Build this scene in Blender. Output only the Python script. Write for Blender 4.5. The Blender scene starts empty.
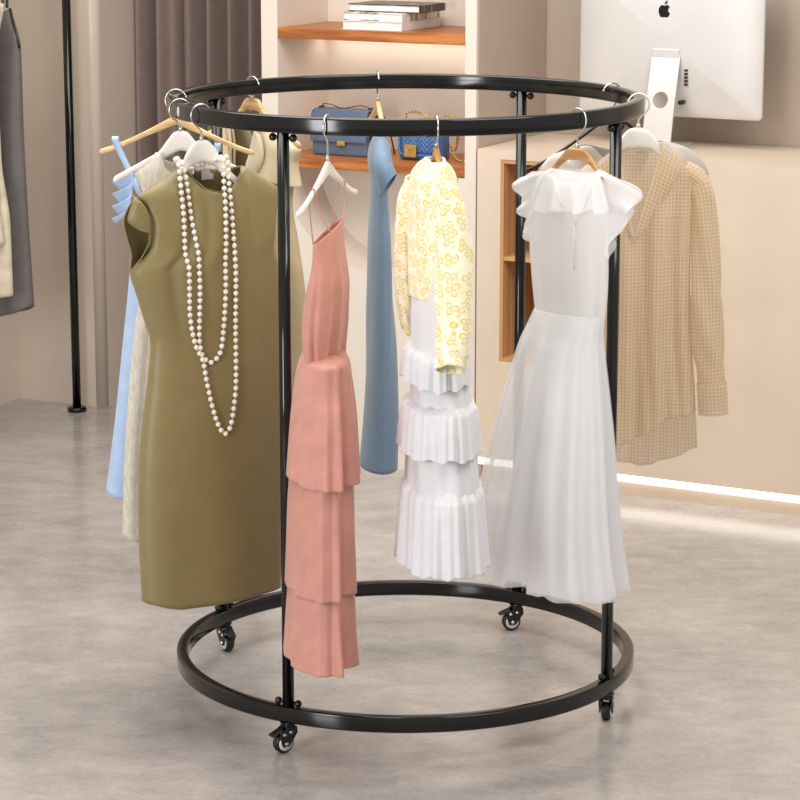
import bpy, bmesh, math, random
import numpy as np
from mathutils import Vector, Matrix
random.seed(4); rng = np.random.default_rng(7)
PI = math.pi; sc = bpy.context.scene; COL = sc.collection
col = COL

# ------------------------------------------------------------------ camera
F_PX, PITCH, CH, CD, PSI = 2601.33, .21317, 2.19016, 6.5614, .00214
cp, sp = math.cos(PSI), math.sin(PSI)
RT = np.array([cp, sp, 0]); F0 = np.array([-sp, cp, 0])
UP = math.sin(PITCH)*F0+np.array([0, 0, math.cos(PITCH)]); FW = math.cos(PITCH)*F0-np.array([0, 0, math.sin(PITCH)])
CAM = np.array([0, -CD, CH])
cd = bpy.data.cameras.new('camera'); cam = bpy.data.objects.new('camera', cd); COL.objects.link(cam)
cd.sensor_width = 36; cd.lens = F_PX*36/800; cd.clip_end = 60
M = Matrix(((RT[0], UP[0], -FW[0], 0), (RT[1], UP[1], -FW[1], -CD), (RT[2], UP[2], -FW[2], CH), (0, 0, 0, 1)))
cam.matrix_world = M; sc.camera = cam

def ray(x, y): return FW*F_PX+RT*(x-400)-UP*(y-400)
def on_plane(x, y, P, n):
    r = ray(x, y); return CAM+r*(np.dot(np.array(P)-CAM, n)/np.dot(r, n))

# ------------------------------------------------------------------ materials
def srgb(c): return tuple(((v/255)/12.92 if v/255 <= .04045 else ((v/255+.055)/1.055)**2.4) for v in c)+(1,)
class N:
    def __init__(s, name):
        s.m = bpy.data.materials.new(name); s.m.use_nodes = True; s.t = s.m.node_tree
        s.b = s.t.nodes['Principled BSDF']; s.out = s.t.nodes['Material Output']
    def n(s, typ, **k):
        o = s.t.nodes.new(typ)
        for a, v in k.items(): setattr(o, a, v)
        return o
    def l(s, a, b): s.t.links.new(a, b)
    def math(s, op, a, b=None, c=None):
        o = s.n('ShaderNodeMath', operation=op)
        for i, v in enumerate((a, b, c)):
            if v is None: continue
            if isinstance(v, (int, float)): o.inputs[i].default_value = v
            else: s.l(v, o.inputs[i])
        return o.outputs[0]
    def mix(s, f, a, b):
        o = s.n('ShaderNodeMix', data_type='RGBA')
        for i, v in ((0, f), (6, a), (7, b)):
            if isinstance(v, (int, float)): o.inputs[i].default_value = v
            elif isinstance(v, tuple): o.inputs[i].default_value = v
            else: s.l(v, o.inputs[i])
        return o.outputs[2]
    def coord(s, which='Object', scale=(1, 1, 1)):
        tc = s.n('ShaderNodeTexCoord'); mp = s.n('ShaderNodeMapping'); mp.inputs['Scale'].default_value = scale
        s.l(tc.outputs[which], mp.inputs['Vector']); return mp.outputs[0]
    def noise(s, vec, scale, detail=4, rough=.55):
        o = s.n('ShaderNodeTexNoise'); o.inputs['Scale'].default_value = scale; o.inputs['Detail'].default_value = detail
        o.inputs['Roughness'].default_value = rough; s.l(vec, o.inputs['Vector']); return o.outputs['Fac']
    def ramp(s, f, *st):
        o = s.n('ShaderNodeValToRGB'); e = o.color_ramp.elements
        e[0].position, e[0].color = st[0]; e[1].position, e[1].color = st[-1]
        for p, c in st[1:-1]: x = e.new(p); x.color = c
        s.l(f, o.inputs[0]); return o.outputs[0]
    def bump(s, h, strength=.2, dist=.01):
        o = s.n('ShaderNodeBump'); o.inputs['Strength'].default_value = strength; o.inputs['Distance'].default_value = dist
        s.l(h, o.inputs['Height']); s.l(o.outputs[0], s.b.inputs['Normal'])
    def set(s, **k):
        for a, v in k.items(): s.b.inputs[a.replace('_', ' ')].default_value = v

def plain(name, c, rough=.5, metal=0, var=.04, scale=8, **k):
    n = N(name); v = n.coord()
    d = tuple(max(0, x*(1-var*2)) for x in c); e = tuple(min(255, x*(1+var)) for x in c)
    n.l(n.ramp(n.noise(v, scale), (.3, srgb(d)), (.7, srgb(e))), n.b.inputs['Base Color'])
    n.set(Roughness=rough, Metallic=metal, **k); return n.m

def fabric(name, c, rough=.75, sheen=.2, weave=900, wb=.15, var=.05, streak=None, bump2=.0, sub=0):
    n = N(name); v = n.coord('UV'); 
    if streak: f = n.noise(n.coord('UV', streak), 1, 5, .7)
    else: f = n.noise(v, 14, 4)
    d = tuple(x*(1-var*2) for x in c); e = tuple(min(255, x*(1+var)) for x in c)
    n.l(n.ramp(f, (.3, srgb(d)), (.72, srgb(e))), n.b.inputs['Base Color'])
    w1 = n.n('ShaderNodeTexNoise'); w1.inputs['Scale'].default_value = weave; n.l(v, w1.inputs['Vector'])
    h = w1.outputs['Fac']
    if bump2: h = n.math('ADD', h, n.math('MULTIPLY', n.noise(v, 22, 3), bump2))
    n.bump(h, wb, .002)
    n.set(Roughness=rough, Sheen_Weight=sheen, Sheen_Roughness=.4); return n

def sheer(n, alpha, trans=.4, colr=(255, 255, 255)):
    # woven gauze: part of the light passes straight through between the threads
    tr = n.n('ShaderNodeBsdfTransparent'); tl = n.n('ShaderNodeBsdfTranslucent'); tl.inputs[0].default_value = srgb(colr)
    m1 = n.n('ShaderNodeMixShader'); m1.inputs[0].default_value = trans
    n.l(n.b.outputs[0], m1.inputs[1]); n.l(tl.outputs[0], m1.inputs[2])
    m2 = n.n('ShaderNodeMixShader'); m2.inputs[0].default_value = alpha
    n.l(tr.outputs[0], m2.inputs[1]); n.l(m1.outputs[0], m2.inputs[2]); n.l(m2.outputs[0], n.out.inputs[0]); return n.m

MAT = {}
MAT['black'] = plain('black_powder_coated_steel', (9, 9, 9), .14, .0, .05, Specular_IOR_Level=.5)
MAT['rubber'] = plain('black_rubber', (18, 18, 19), .4)
MAT['caster_white'] = plain('white_nylon', (232, 230, 228), .35)
MAT['chrome'] = plain('chrome', (215, 213, 210), .18, 1)
MAT['gold'] = plain('gold_plated', (222, 184, 110), .25, 1)
MAT['wall'] = plain('taupe_plaster', (186, 170, 155), .62, 0, .015, 3)
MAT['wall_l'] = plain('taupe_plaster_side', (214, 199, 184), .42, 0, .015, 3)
MAT['cabinet'] = plain('warm_white_lacquer', (226, 215, 203), .45, 0, .01, 3)
MAT['counter'] = plain('beige_lacquer', (222, 204, 183), .5, 0, .012, 3)
MAT['pier'] = plain('taupe_gloss_plaster', (210, 195, 180), .27, 0, .01, 3)
MAT['alu'] = plain('silver_aluminium', (222, 219, 217), .38, .25, .01)
MAT['screen'] = plain('black_glass', (12, 12, 14), .1)
MAT['white_plastic'] = plain('white_hanger_lacquer', (238, 233, 226), .38, 0, .015)
MAT['paper'] = plain('book_pages', (236, 233, 229), .7, 0, .03, 40)
MAT['cover_white'] = plain('white_book_cover', (231, 229, 227), .45, 0, .02)
def emis(name, c, st):
    n = N(name); n.set(Emission_Strength=st); n.b.inputs['Emission Color'].default_value = srgb(c); n.b.inputs['Base Color'].default_value = srgb(c); return n.m
MAT['led'] = emis('led_strip', (255, 249, 240), 1.35)

def wood(name, a, b, sx=(3, 30, 30), rough=.42):
    n = N(name); v = n.coord('Object', sx); w = n.n('ShaderNodeTexWave', wave_type='BANDS', bands_direction='Y')
    w.inputs['Scale'].default_value = .8; w.inputs['Distortion'].default_value = 7; w.inputs['Detail'].default_value = 3; n.l(v, w.inputs['Vector'])
    f = n.math('ADD', n.math('MULTIPLY', w.outputs['Fac'], .55), n.math('MULTIPLY', n.noise(v, 2.2, 5), .45))
    n.l(n.ramp(f, (.2, srgb(a)), (.8, srgb(b))), n.b.inputs['Base Color']); n.set(Roughness=rough); return n.m
MAT['shelf_wood'] = wood('orange_oak_shelf', (150, 84, 36), (201, 128, 66))
MAT['niche_wood'] = wood('honey_oak', (196, 148, 98), (216, 170, 118), (2, 8, 1))
MAT['hanger_wood'] = wood('pale_beech', (200, 160, 108), (228, 193, 142), (6, 60, 60))
MAT['hanger_gold'] = wood('golden_beech', (205, 166, 112), (236, 203, 152), (6, 60, 60))
MAT['hanger_brown'] = wood('varnished_beech', (172, 128, 74), (206, 163, 104), (6, 60, 60))

def floor_mat():
    n = N('polished_concrete'); v = n.coord('Object')
    a = n.noise(v, 1.3, 5, .6); b = n.noise(n.coord('Object', (1, 1.5, 1)), 7, 8, .72); c = n.noise(n.coord('Object', (1, 2.2, 1)), 60, 5, .75)
    f = n.math('ADD', n.math('MULTIPLY', a, .38), n.math('ADD', n.math('MULTIPLY', b, .34), n.math('MULTIPLY', c, .28)))
    n.l(n.ramp(f, (.36, srgb((136, 131, 128))), (.46, srgb((163, 157, 153))), (.54, srgb((180, 173, 168))), (.64, srgb((200, 192, 186)))), n.b.inputs['Base Color'])
    r = n.math('ADD', .05, n.math('MULTIPLY', b, .22)); n.l(r, n.b.inputs['Roughness']); n.set(Specular_IOR_Level=.6)
    n.bump(n.math('ADD', b, n.math('MULTIPLY', c, .5)), .035, .01); return n.m
MAT['floor'] = floor_mat()
MAT['curtain'] = fabric('mauve_brown_linen', (142, 123, 115), .85, .25, 500, .3, .08, (40, 300, 1)).m
MAT['olive'] = fabric('olive_satin', (136, 121, 78), .48, .15, 1500, .05, .02).m
MAT['pink'] = fabric('dusty_pink_crepe', (205, 143, 128), .62, .3, 1200, .08, .03).m
MAT['blue'] = fabric('dusty_blue_cotton', (126, 153, 180), .72, .3, 1000, .22, .05, (160, 160, 1)).m
MAT['sky'] = fabric('sky_blue_cotton', (178, 201, 233), .7, .2, 1000, .1, .03).m
MAT['linen'] = fabric('oatmeal_linen', (214, 205, 188), .85, .2, 700, .3, .07, (220, 30, 1)).m
MAT['khaki'] = fabric('khaki_gabardine', (194, 176, 138), .7, .2, 1000, .12, .03).m
MAT['khaki_light'] = fabric('pale_khaki_gabardine', (216, 200, 166), .7, .2, 1000, .12, .03).m
MAT['grey'] = fabric('charcoal_grey_crepe', (102, 97, 95), .6, .2, 1200, .08, .03).m
MAT['dark'] = fabric('dark_binding', (28, 26, 25), .6).m
MAT['beige_knit'] = fabric('beige_knit', (212, 199, 178), .9, .3, 400, .4, .05).m
MAT['white_cotton'] = fabric('white_cotton', (226, 226, 229), .8, .2, 1000, .1, .01).m
MAT['label_white'] = fabric('white_label', (228, 226, 232), .7).m
MAT['satin'] = fabric('champagne_satin', (196, 188, 178), .22, .3, 1500, .03, .03).m
MAT['bag_slate'] = plain('slate_blue_leather', (88, 102, 126), .45, 0, .04, 60)
MAT['bag_blue'] = plain('blue_leather', (70, 110, 166), .4, 0, .04, 60)
MAT['pearl'] = plain('pearl', (244, 236, 222), .16, 0, .02, 30, Coat_Weight=.6, Coat_Roughness=.1)
MAT['sheer'] = sheer(fabric('white_organza', (250, 250, 252), .55, .3, 1500, .05, .005), .34, .35)
MAT['sheer2'] = sheer(fabric('white_organza_layers', (250, 250, 252), .55, .3, 1500, .05, .005), .5, .35)
MAT['slip'] = sheer(fabric('white_chiffon_slip', (246, 246, 248), .6, .2, 1500, .05, .005), .66, .3)

def gingham():
    n = N('tan_gingham_gauze'); uv = n.n('ShaderNodeUVMap'); s = n.n('ShaderNodeSeparateXYZ'); n.l(uv.outputs[0], s.inputs[0])
    def band(o, per, duty):
        fr = n.math('FRACT', n.math('DIVIDE', n.math('ADD', o, 10), per)); return n.math('LESS_THAN', fr, duty)
    a = band(s.outputs[0], .0092, .38); b = band(s.outputs[1], .0092, .38)
    f = n.math('MULTIPLY', n.math('ADD', a, b), .5)
    base = n.ramp(f, (0., srgb((216, 187, 148))), (.5, srgb((238, 222, 196))), (1., srgb((252, 247, 238))))
    n.l(base, n.b.inputs['Base Color']); n.set(Roughness=.8, Sheen_Weight=.1)
    return sheer(n, .56, .45, (252, 240, 220))
MAT['gingham'] = gingham()
def bows():
    n = N('cream_knit_with_yellow_bows'); uv = n.n('ShaderNodeUVMap')
    base = srgb((250, 247, 222)); cur = base
    def layer(cell, off, cur, w, colr):
        mp = n.n('ShaderNodeMapping'); mp.inputs['Scale'].default_value = (1/cell, 1/cell, 1); mp.inputs['Location'].default_value = off
        n.l(uv.outputs[0], mp.inputs[0])
        vo = n.n('ShaderNodeTexVoronoi', voronoi_dimensions='2D'); vo.inputs['Scale'].default_value = 1; vo.inputs['Randomness'].default_value = .55
        n.l(mp.outputs[0], vo.inputs['Vector'])
        d = n.n('ShaderNodeVectorMath', operation='SUBTRACT'); n.l(mp.outputs[0], d.inputs[0]); n.l(vo.outputs['Position'], d.inputs[1])
        sx = n.n('ShaderNodeSeparateXYZ'); n.l(d.outputs[0], sx.inputs[0])
        r = vo.outputs['Distance']; cs = n.n('ShaderNodeSeparateColor'); n.l(vo.outputs['Color'], cs.inputs[0])
        ang = n.math('ADD', n.math('ARCTAN2', sx.outputs[1], sx.outputs[0]), n.math('MULTIPLY', cs.outputs[0], 6.28))
        pet = n.math('ABSOLUTE', n.math('SINE', n.math('MULTIPLY', ang, 1.5)))
        R_ = n.math('ADD', .1, n.math('MULTIPLY', pet, .31))
        line = n.math('LESS_THAN', n.math('ABSOLUTE', n.math('SUBTRACT', r, R_)), w)
        R2 = n.math('MULTIPLY', R_, .58)
        l2 = n.math('LESS_THAN', n.math('ABSOLUTE', n.math('SUBTRACT', r, R2)), w*.6)
        core = n.math('LESS_THAN', r, .07)
        f = n.math('MINIMUM', n.math('ADD', line, n.math('ADD', n.math('MULTIPLY', l2, .6), core)), 1)
        return n.mix(n.math('MULTIPLY', f, .85), cur, colr)
    # pale background wash, then the outlined bows
    vcoord = n.coord('UV'); pale = n.ramp(n.noise(vcoord, 38, 2), (.5, base), (.66, srgb((248, 238, 184))))
    cur = layer(.036, (0, 0, 0), pale, .05, srgb((234, 198, 66)))
    n.l(cur, n.b.inputs['Base Color']); n.set(Roughness=.85, Sheen_Weight=.3)
    w1 = n.noise(uv.outputs[0], 500, 2); n.bump(w1, .3, .002); return n.m
MAT['bows'] = bows()

# ------------------------------------------------------------------ objects
def tag(o, label=None, cat=None, group=None, kind=None):
    if label: o['label'] = label
    if cat: o['category'] = cat
    if group: o['group'] = group
    if kind: o['kind'] = kind
    return o
def thing(name, label, cat, loc=(0, 0, 0), rz=0, group=None):
    o = bpy.data.objects.new(name, None); COL.objects.link(o); o.location = loc; o.rotation_euler = (0, 0, rz); o.empty_display_size = .1
    return tag(o, label, cat, group)
def obj(name, bm, mat, parent=None, smooth=True, mods=(), recalc=True):
    me = bpy.data.meshes.new(name)
    if recalc: bmesh.ops.recalc_face_normals(bm, faces=bm.faces[:])
    bm.to_mesh(me); bm.free()
    for p in me.polygons: p.use_smooth = smooth
    o = bpy.data.objects.new(name, me); COL.objects.link(o); me.materials.append(MAT[mat] if isinstance(mat, str) else mat)
    if parent: o.parent = parent
    for m in mods:
        k = o.modifiers.new(m[0], m[0])
        for a, v in m[1].items(): setattr(k, a, v)
    return o
BEV = lambda w, s=2: ('BEVEL', dict(width=w, segments=s, limit_method='ANGLE', angle_limit=.6))
SOL = lambda t: ('SOLIDIFY', dict(thickness=t, offset=0))
def box(bm, x0, x1, y0, y1, z0, z1):
    vs = [bm.verts.new((x, y, z)) for x in (x0, x1) for y in (y0, y1) for z in (z0, z1)]
    for f in ((0, 1, 3, 2), (4, 6, 7, 5), (0, 4, 5, 1), (2, 3, 7, 6), (0, 2, 6, 4), (1, 5, 7, 3)): bm.faces.new([vs[i] for i in f])
    return vs
def nb(): return bmesh.new()
def boxo(name, b, mat, parent=None, bev=.003, smooth=False):
    bm = nb(); box(bm, *b); return obj(name, bm, mat, parent, smooth, (BEV(bev),) if bev else ())
def tube(bm, pts, r, seg=10, closed=False, ry=None):
    pts = [Vector(p) for p in pts]; n = len(pts); rs = r if hasattr(r, '__len__') else [r]*n
    rings = []; prev = None
    for i, p in enumerate(pts):
        a = pts[i-1] if (i > 0 or closed) else p; b = pts[(i+1) % n] if (i < n-1 or closed) else p
        t = (b-a).normalized()
        if prev is None:
            ref = Vector((0, 0, 1)) if abs(t.z) < .9 else Vector((1, 0, 0)); x = t.cross(ref).normalized()
        else: x = (prev-t*prev.dot(t)).normalized()
        prev = x; y = t.cross(x)
        k = 1 if ry is None else ry
        rings.append([bm.verts.new(p+(x*math.cos(2*PI*j/seg)+y*math.sin(2*PI*j/seg)*k)*rs[i]) for j in range(seg)])
    for i in range(n if closed else n-1):
        A, B = rings[i], rings[(i+1) % n]
        for j in range(seg): bm.faces.new((A[j], A[(j+1) % seg], B[(j+1) % seg], B[j]))
    if not closed: bm.faces.new(rings[0][::-1]); bm.faces.new(rings[-1])
def cyl(bm, p, q, r, seg=20): tube(bm, [p, q], r, seg)
def lathe(bm, prof, axis='Z', seg=32, c=(0, 0, 0)):
    R = []
    for (r, h) in prof:
        ring = []
        for j in range(seg):
            a = 2*PI*j/seg; x, y = r*math.cos(a), r*math.sin(a)
            v = (x, y, h) if axis == 'Z' else ((h, x, y) if axis == 'X' else (x, h, y))
            ring.append(bm.verts.new(Vector(v)+Vector(c)))
        R.append(ring)
    for A, B in zip(R, R[1:]):
        for j in range(seg): bm.faces.new((A[j], A[(j+1) % seg], B[(j+1) % seg], B[j]))
    bm.faces.new(R[0][::-1]); bm.faces.new(R[-1])
def ball(bm, c, r, s=12, sq=1):
    bmesh.ops.create_uvsphere(bm, u_segments=s, v_segments=s//2+1, radius=r, matrix=Matrix.Translation(c) @ Matrix.Diagonal((1, 1, sq, 1)))
def pchip(X, Y, x):
    X = np.asarray(X, float); Y = np.asarray(Y, float); i = np.argsort(X); X = X[i]; Y = Y[i]
    k = np.concatenate([[True], np.diff(X) > 1e-6]); X = X[k]; Y = Y[k]
    x = np.clip(x, X[0], X[-1])
    if len(X) < 3: return np.interp(x, X, Y)
    h = np.diff(X); d = np.diff(Y)/h; m = np.zeros_like(Y)
    for j in range(1, len(X)-1):
        if d[j-1]*d[j] > 0:
            w1 = 2*h[j]+h[j-1]; w2 = h[j]+2*h[j-1]; m[j] = (w1+w2)/(w1/d[j-1]+w2/d[j])
    m[0] = d[0]; m[-1] = d[-1]
    j = np.clip(np.searchsorted(X, x, side='right')-1, 0, len(h)-1); t = (x-X[j])/h[j]
    return Y[j]*(1+2*t)*(1-t)**2+h[j]*m[j]*t*(1-t)**2+Y[j+1]*t*t*(3-2*t)+h[j]*m[j+1]*t*t*(t-1)
def grid(bm, P, UV=None, wrap=False):
    uvl = bm.loops.layers.uv.verify(); n, m = P.shape[:2]
    V = [[bm.verts.new(P[i, j]) for j in range(m)] for i in range(n)]
    for i in range(n-1):
        for j in range(m if wrap else m-1):
            jj = (j+1) % m
            f = bm.faces.new((V[i][j], V[i][jj], V[i+1][jj], V[i+1][j]))
            if UV is not None:
                for lp, (a, b) in zip(f.loops, ((i, j), (i, j+1), (i+1, j+1), (i+1, j))): lp[uvl].uv = UV[a, b]
    return V

# ------------------------------------------------------------------ room (its axes are turned 28 degrees to the view)
TH = math.radians(28); U = np.array([math.cos(TH), -math.sin(TH), 0]); V_ = np.array([math.sin(TH), math.cos(TH), 0]); O = np.array([.24256, 2.26006, 0])
RZ = -TH
def room(a, b, z=0): return tuple(O+a*U+b*V_+np.array([0, 0, z]))
def rm(px, py, b):                      # pixel -> (a, z) on the room plane at depth b
    d = on_plane(px, py, O+b*V_, V_)-O; return float(d@U), float(d[2])
def rstruct(name, b, mat, bev=0):
    bm = nb(); box(bm, *b); o = obj(name, bm, mat, None, False, (BEV(bev),) if bev else ()); o.location = room(0, 0); o.rotation_euler = (0, 0, RZ); tag(o, kind='structure'); return o
bm = nb(); box(bm, -6, 7, -9, 6, -.1, 0); tag(obj('floor', bm, 'floor', None, False), kind='structure')
rstruct('wall_back', (-.84, 3.2, .55, .65, 0, 2.9), 'wall')
rstruct('wall_recess', (-1.83, -.84, .86, .96, 0, 2.9), 'wall')
rstruct('wall_left', (-2.30, -2.19, -4.6, .5, 0, 2.9), 'wall_l')
# pier between the left wall and the curtain, rounded front corner
bm = nb(); pts = [(-2.19, .34)]
for k in range(13):
    a = -PI/2+PI/2*k/12; pts.append((-1.83+.035*math.cos(a)+0*.0, .375+.035*math.sin(a)))
pts += [(-1.795, .95), (-2.19, .95)]
lo = [bm.verts.new((x, y, 0)) for x, y in pts]; hi = [bm.verts.new((x, y, 2.9)) for x, y in pts]; n = len(pts)
for i in range(n): bm.faces.new((lo[i], lo[(i+1) % n], hi[(i+1) % n], hi[i]))
bm.faces.new(lo[::-1]); bm.faces.new(hi)
o = obj('wall_pier', bm, 'pier', None, True); o.location = room(0, 0); o.rotation_euler = (0, 0, RZ); tag(o, kind='structure')
o.data.polygons.foreach_set('use_smooth', [1 <= i <= 12 for i in range(len(o.data.polygons))])

# curtain
cu = thing('curtain', 'mauve brown floor-length curtain hanging left of the white shelf cabinet', 'curtain', room(-1.325, .645, 0), RZ)
A = np.linspace(-.455, .455, 220); Z = np.linspace(.01, 2.72, 14)
yy = .05*np.sin(A*2*PI/.105+.9*np.sin(A*9))+.016*np.sin(A*2*PI/.047+1)
P = np.zeros((14, 220, 3)); UVc = np.zeros((14, 220, 2))
for i, z in enumerate(Z):
    P[i, :, 0] = A; P[i, :, 1] = yy*(1+.12*math.sin(z*2)); P[i, :, 2] = z; UVc[i, :, 0] = A*1.5; UVc[i, :, 1] = z
bm = nb(); grid(bm, P, UVc); obj('drape', bm, 'curtain', cu, True, (SOL(.003),))
bm = nb(); cyl(bm, (-.46, 0, 2.75), (.46, 0, 2.75), .014); obj('rod', bm, 'black', cu)

# shelf cabinet -----------------------------------------------------
cab = thing('shelf_cabinet', 'tall warm white built-in cabinet with open niche and orange wood shelves', 'cabinet', room(0, 0, 0), RZ)
A0, A1, NI0, NI1, DP = -.85, -.004, -.784, -.046, .36
bm = nb()
box(bm, A0, NI0, 0, .545, 0, 2.75); box(bm, NI1, A1, 0, .545, 0, 2.75); box(bm, NI0, NI1, DP, .545, 0, 2.75); box(bm, NI0, NI1, 0, DP, 2.1, 2.75)
obj('carcass', bm, 'cabinet', cab, False)
boxo('side_panel', (A1+.0003, -.0004, .012, .545, 0, 2.75), 'wall', cab, 0)
# lower front panel with a half-round recess
cx, cz, rr = -.415, 1.05, .345
bm = nb(); NSEG = 48
arc = [(cx+rr*math.cos(PI+PI*k/NSEG), cz+rr*math.sin(PI+PI*k/NSEG)) for k in range(NSEG+1)]
for yy_ in (0, ):
    bot = [(NI0+(NI1-NI0)*k/NSEG, 0) for k in range(NSEG+1)]
    fa = [bm.verts.new((x, 0, z)) for x, z in arc]; fb = [bm.verts.new((x, 0, z)) for x, z in bot]
    for k in range(NSEG): bm.faces.new((fa[k], fb[k], fb[k+1], fa[k+1]))
    l = bm.verts.new((NI0, 0, cz)); r = bm.verts.new((NI1, 0, cz)); bm.faces.new((l, fb[0], fa[0])); bm.faces.new((r, fa[-1], fb[-1]))
    ba = [bm.verts.new((x, .25, z)) for x, z in arc]
    for k in range(NSEG): bm.faces.new((fa[k], fa[k+1], ba[k+1], ba[k]))
    bm.faces.new(ba)
o = obj('lower_panel', bm, 'cabinet', cab, False); tag(o, 'lower front panel with a half-round recess')
for z in (1.087, 1.537):
    o = boxo('shelf', (NI0+.001, NI1-.001, .0, DP-.002, z-.036, z), 'shelf_wood', cab, .0015)
boxo('led_strip', (NI0+.02, NI1-.02, .30, .312, 1.495, 1.5005), 'led', cab, 0)
for nm, z in (('x', 1.49),):
    ld = bpy.data.lights.new('shelf_glow', 'AREA'); ld.shape = 'RECTANGLE'; ld.size = .68; ld.size_y = .03; ld.energy = .5; ld.color = (1, .86, .68)
    lo_ = bpy.data.objects.new('shelf_glow', ld); COL.objects.link(lo_); lo_.location = room((NI0+NI1)/2, .30, z); lo_.rotation_euler = (0, 0, RZ)

# counter -----------------------------------------------------------
ct = thing('reception_counter', 'beige lacquered reception counter with glowing strip along its base', 'counter', room(0, 0, 0), RZ)
CX = 2.3; n0, n1, nz0, nz1, nd = .090, .30, .428, 1.122, .34
bm = nb()
box(bm, .002, n0, 0, .545, .08, 1.155); box(bm, n1, CX, 0, .545, .08, 1.155); box(bm, n0, n1, 0, .545, .08, nz0-.001); box(bm, n0, n1, 0, .545, nz1+.001, 1.155); box(bm, n0, n1, nd+.012, .545, nz0, nz1)
bmesh.ops.remove_doubles(bm, verts=bm.verts, dist=.0005)
obj('body', bm, 'counter', ct, False)
bm = nb(); t = .012
box(bm, n0, n0+t, .002, nd, nz0, nz1); box(bm, n1-t, n1, .002, nd, nz0, nz1); box(bm, n0, n1, nd, nd+.011, nz0, nz1); box(bm, n0+t, n1-t, .002, nd, nz1-t, nz1); box(bm, n0+t, n1-t, .002, nd, nz0, nz0+t)
obj('cubby_lining', bm, 'niche_wood', ct, False)
boxo('cubby_shelf', (n0+t, n1-t, .004, nd, .777, .79), 'niche_wood', ct, .001)
boxo('plinth', (.003, CX-.03, .055, .5, 0, .0795), 'counter', ct, 0)
boxo('led_strip', (.003, CX, .02, .05, .05, .0795), 'led', ct, 0)

# computer ----------------------------------------------------------
ia, ib = .553, .36
im = thing('desktop_computer', 'large silver all-in-one computer seen from behind on the beige counter', 'computer', room(ia, ib, 1.155), RZ)
W2, H2, cr, zb_ = .335, .25, .016, .104
def rrect(w, h, r, k=8):
    out = []
    for (sx, sz, a0) in ((1, 1, 0), (-1, 1, PI/2), (-1, -1, PI), (1, -1, 1.5*PI)):
        for j in range(k+1):
            a = a0+PI/2*j/k; out.append((sx*(w-r)+r*math.cos(a), sz*(h-r)+r*math.sin(a)))
    return out
OUT = rrect(W2, H2, cr); zc = zb_+H2
bm = nb(); rings = []
for t in (1, .985, .94, .86, .74, .58, .4, .2, .08):
    rings.append([bm.verts.new((x*t, -.004-.034*(1-t**2.2)**.75, zc+z*t)) for x, z in OUT])
for A_, B_ in zip(rings, rings[1:]):
    for j in range(len(OUT)): bm.faces.new((A_[j], A_[(j+1) % len(OUT)], B_[(j+1) % len(OUT)], B_[j]))
bm.faces.new(rings[-1]); fr_ = [bm.verts.new((x, .004, zc+z)) for x, z in OUT]
for j in range(len(OUT)): bm.faces.new((rings[0][j], rings[0][(j+1) % len(OUT)], fr_[(j+1) % len(OUT)], fr_[j]))
bm.faces.new(fr_[::-1]); obj('back_shell', bm, 'alu', im)
bm = nb(); vs = [bm.verts.new((x*.985, .0045, zc+z*.985)) for x, z in OUT]; vb = [bm.verts.new((x*.985, .0055, zc+z*.985)) for x, z in OUT]; bm.faces.new(vs); bm.faces.new(vb[::-1])
obj('screen', bm, 'screen', im, False)
# stand: bent strip with a round cable hole
SW = .052; path = []
for k in range(14): path.append((-.036-.012*math.sin(k/13*1.2)-.065*(k/13), .325-.315*k/13))
hole_z = .165; hr = .027
bm = nb(); nx = 40
zz = np.linspace(.008, .325, 90)
def st_y(z): k = (.325-z)/.315*13; return -.034-.03*math.sin(min(k/13, 1)*1.5)-.05*(k/13)
cells = {}
def gv(i, j):
    if (i, j) not in cells:
        x = -SW+2*SW*i/nx; z = zz[j]; r = math.hypot(x, z-hole_z)
        if r < hr*1.22 and r > 1e-6:
            k = max(hr, r)/r if r < hr else 1; x, z = x*k, hole_z+(z-hole_z)*k
        cells[(i, j)] = bm.verts.new((x, st_y(z), z))
    return cells[(i, j)]
for i in range(nx):
    for j in range(len(zz)-1):
        xc = -SW+2*SW*(i+.5)/nx; zc_ = (zz[j]+zz[j+1])/2
        if math.hypot(xc, zc_-hole_z) < hr*.93: continue
        bm.faces.new((gv(i, j), gv(i+1, j), gv(i+1, j+1), gv(i, j+1)))
obj('stand', bm, 'alu', im, True, (('SOLIDIFY', dict(thickness=.007, offset=0)),))
boxo('foot', (-SW, SW, -.115, .085, .0, .008), 'alu', im, .003)
boxo('hinge_block', (-SW*.95, SW*.95, -.044, -.03, .305, .335), 'alu', im, .003)
bm = nb(); lathe(bm, [(.0, -.06), (.008, -.06), (.008, -.03), (.0, -.03)][1:3], 'Y', 16, (.062, 0, .158)); obj('power_plug', bm, 'rubber', im)
bm = nb()
for k in range(5): box(bm, .066, .078, -.038, -.034, .262-k*.012, .269-k*.012)
obj('port', bm, 'rubber', im, False)
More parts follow.
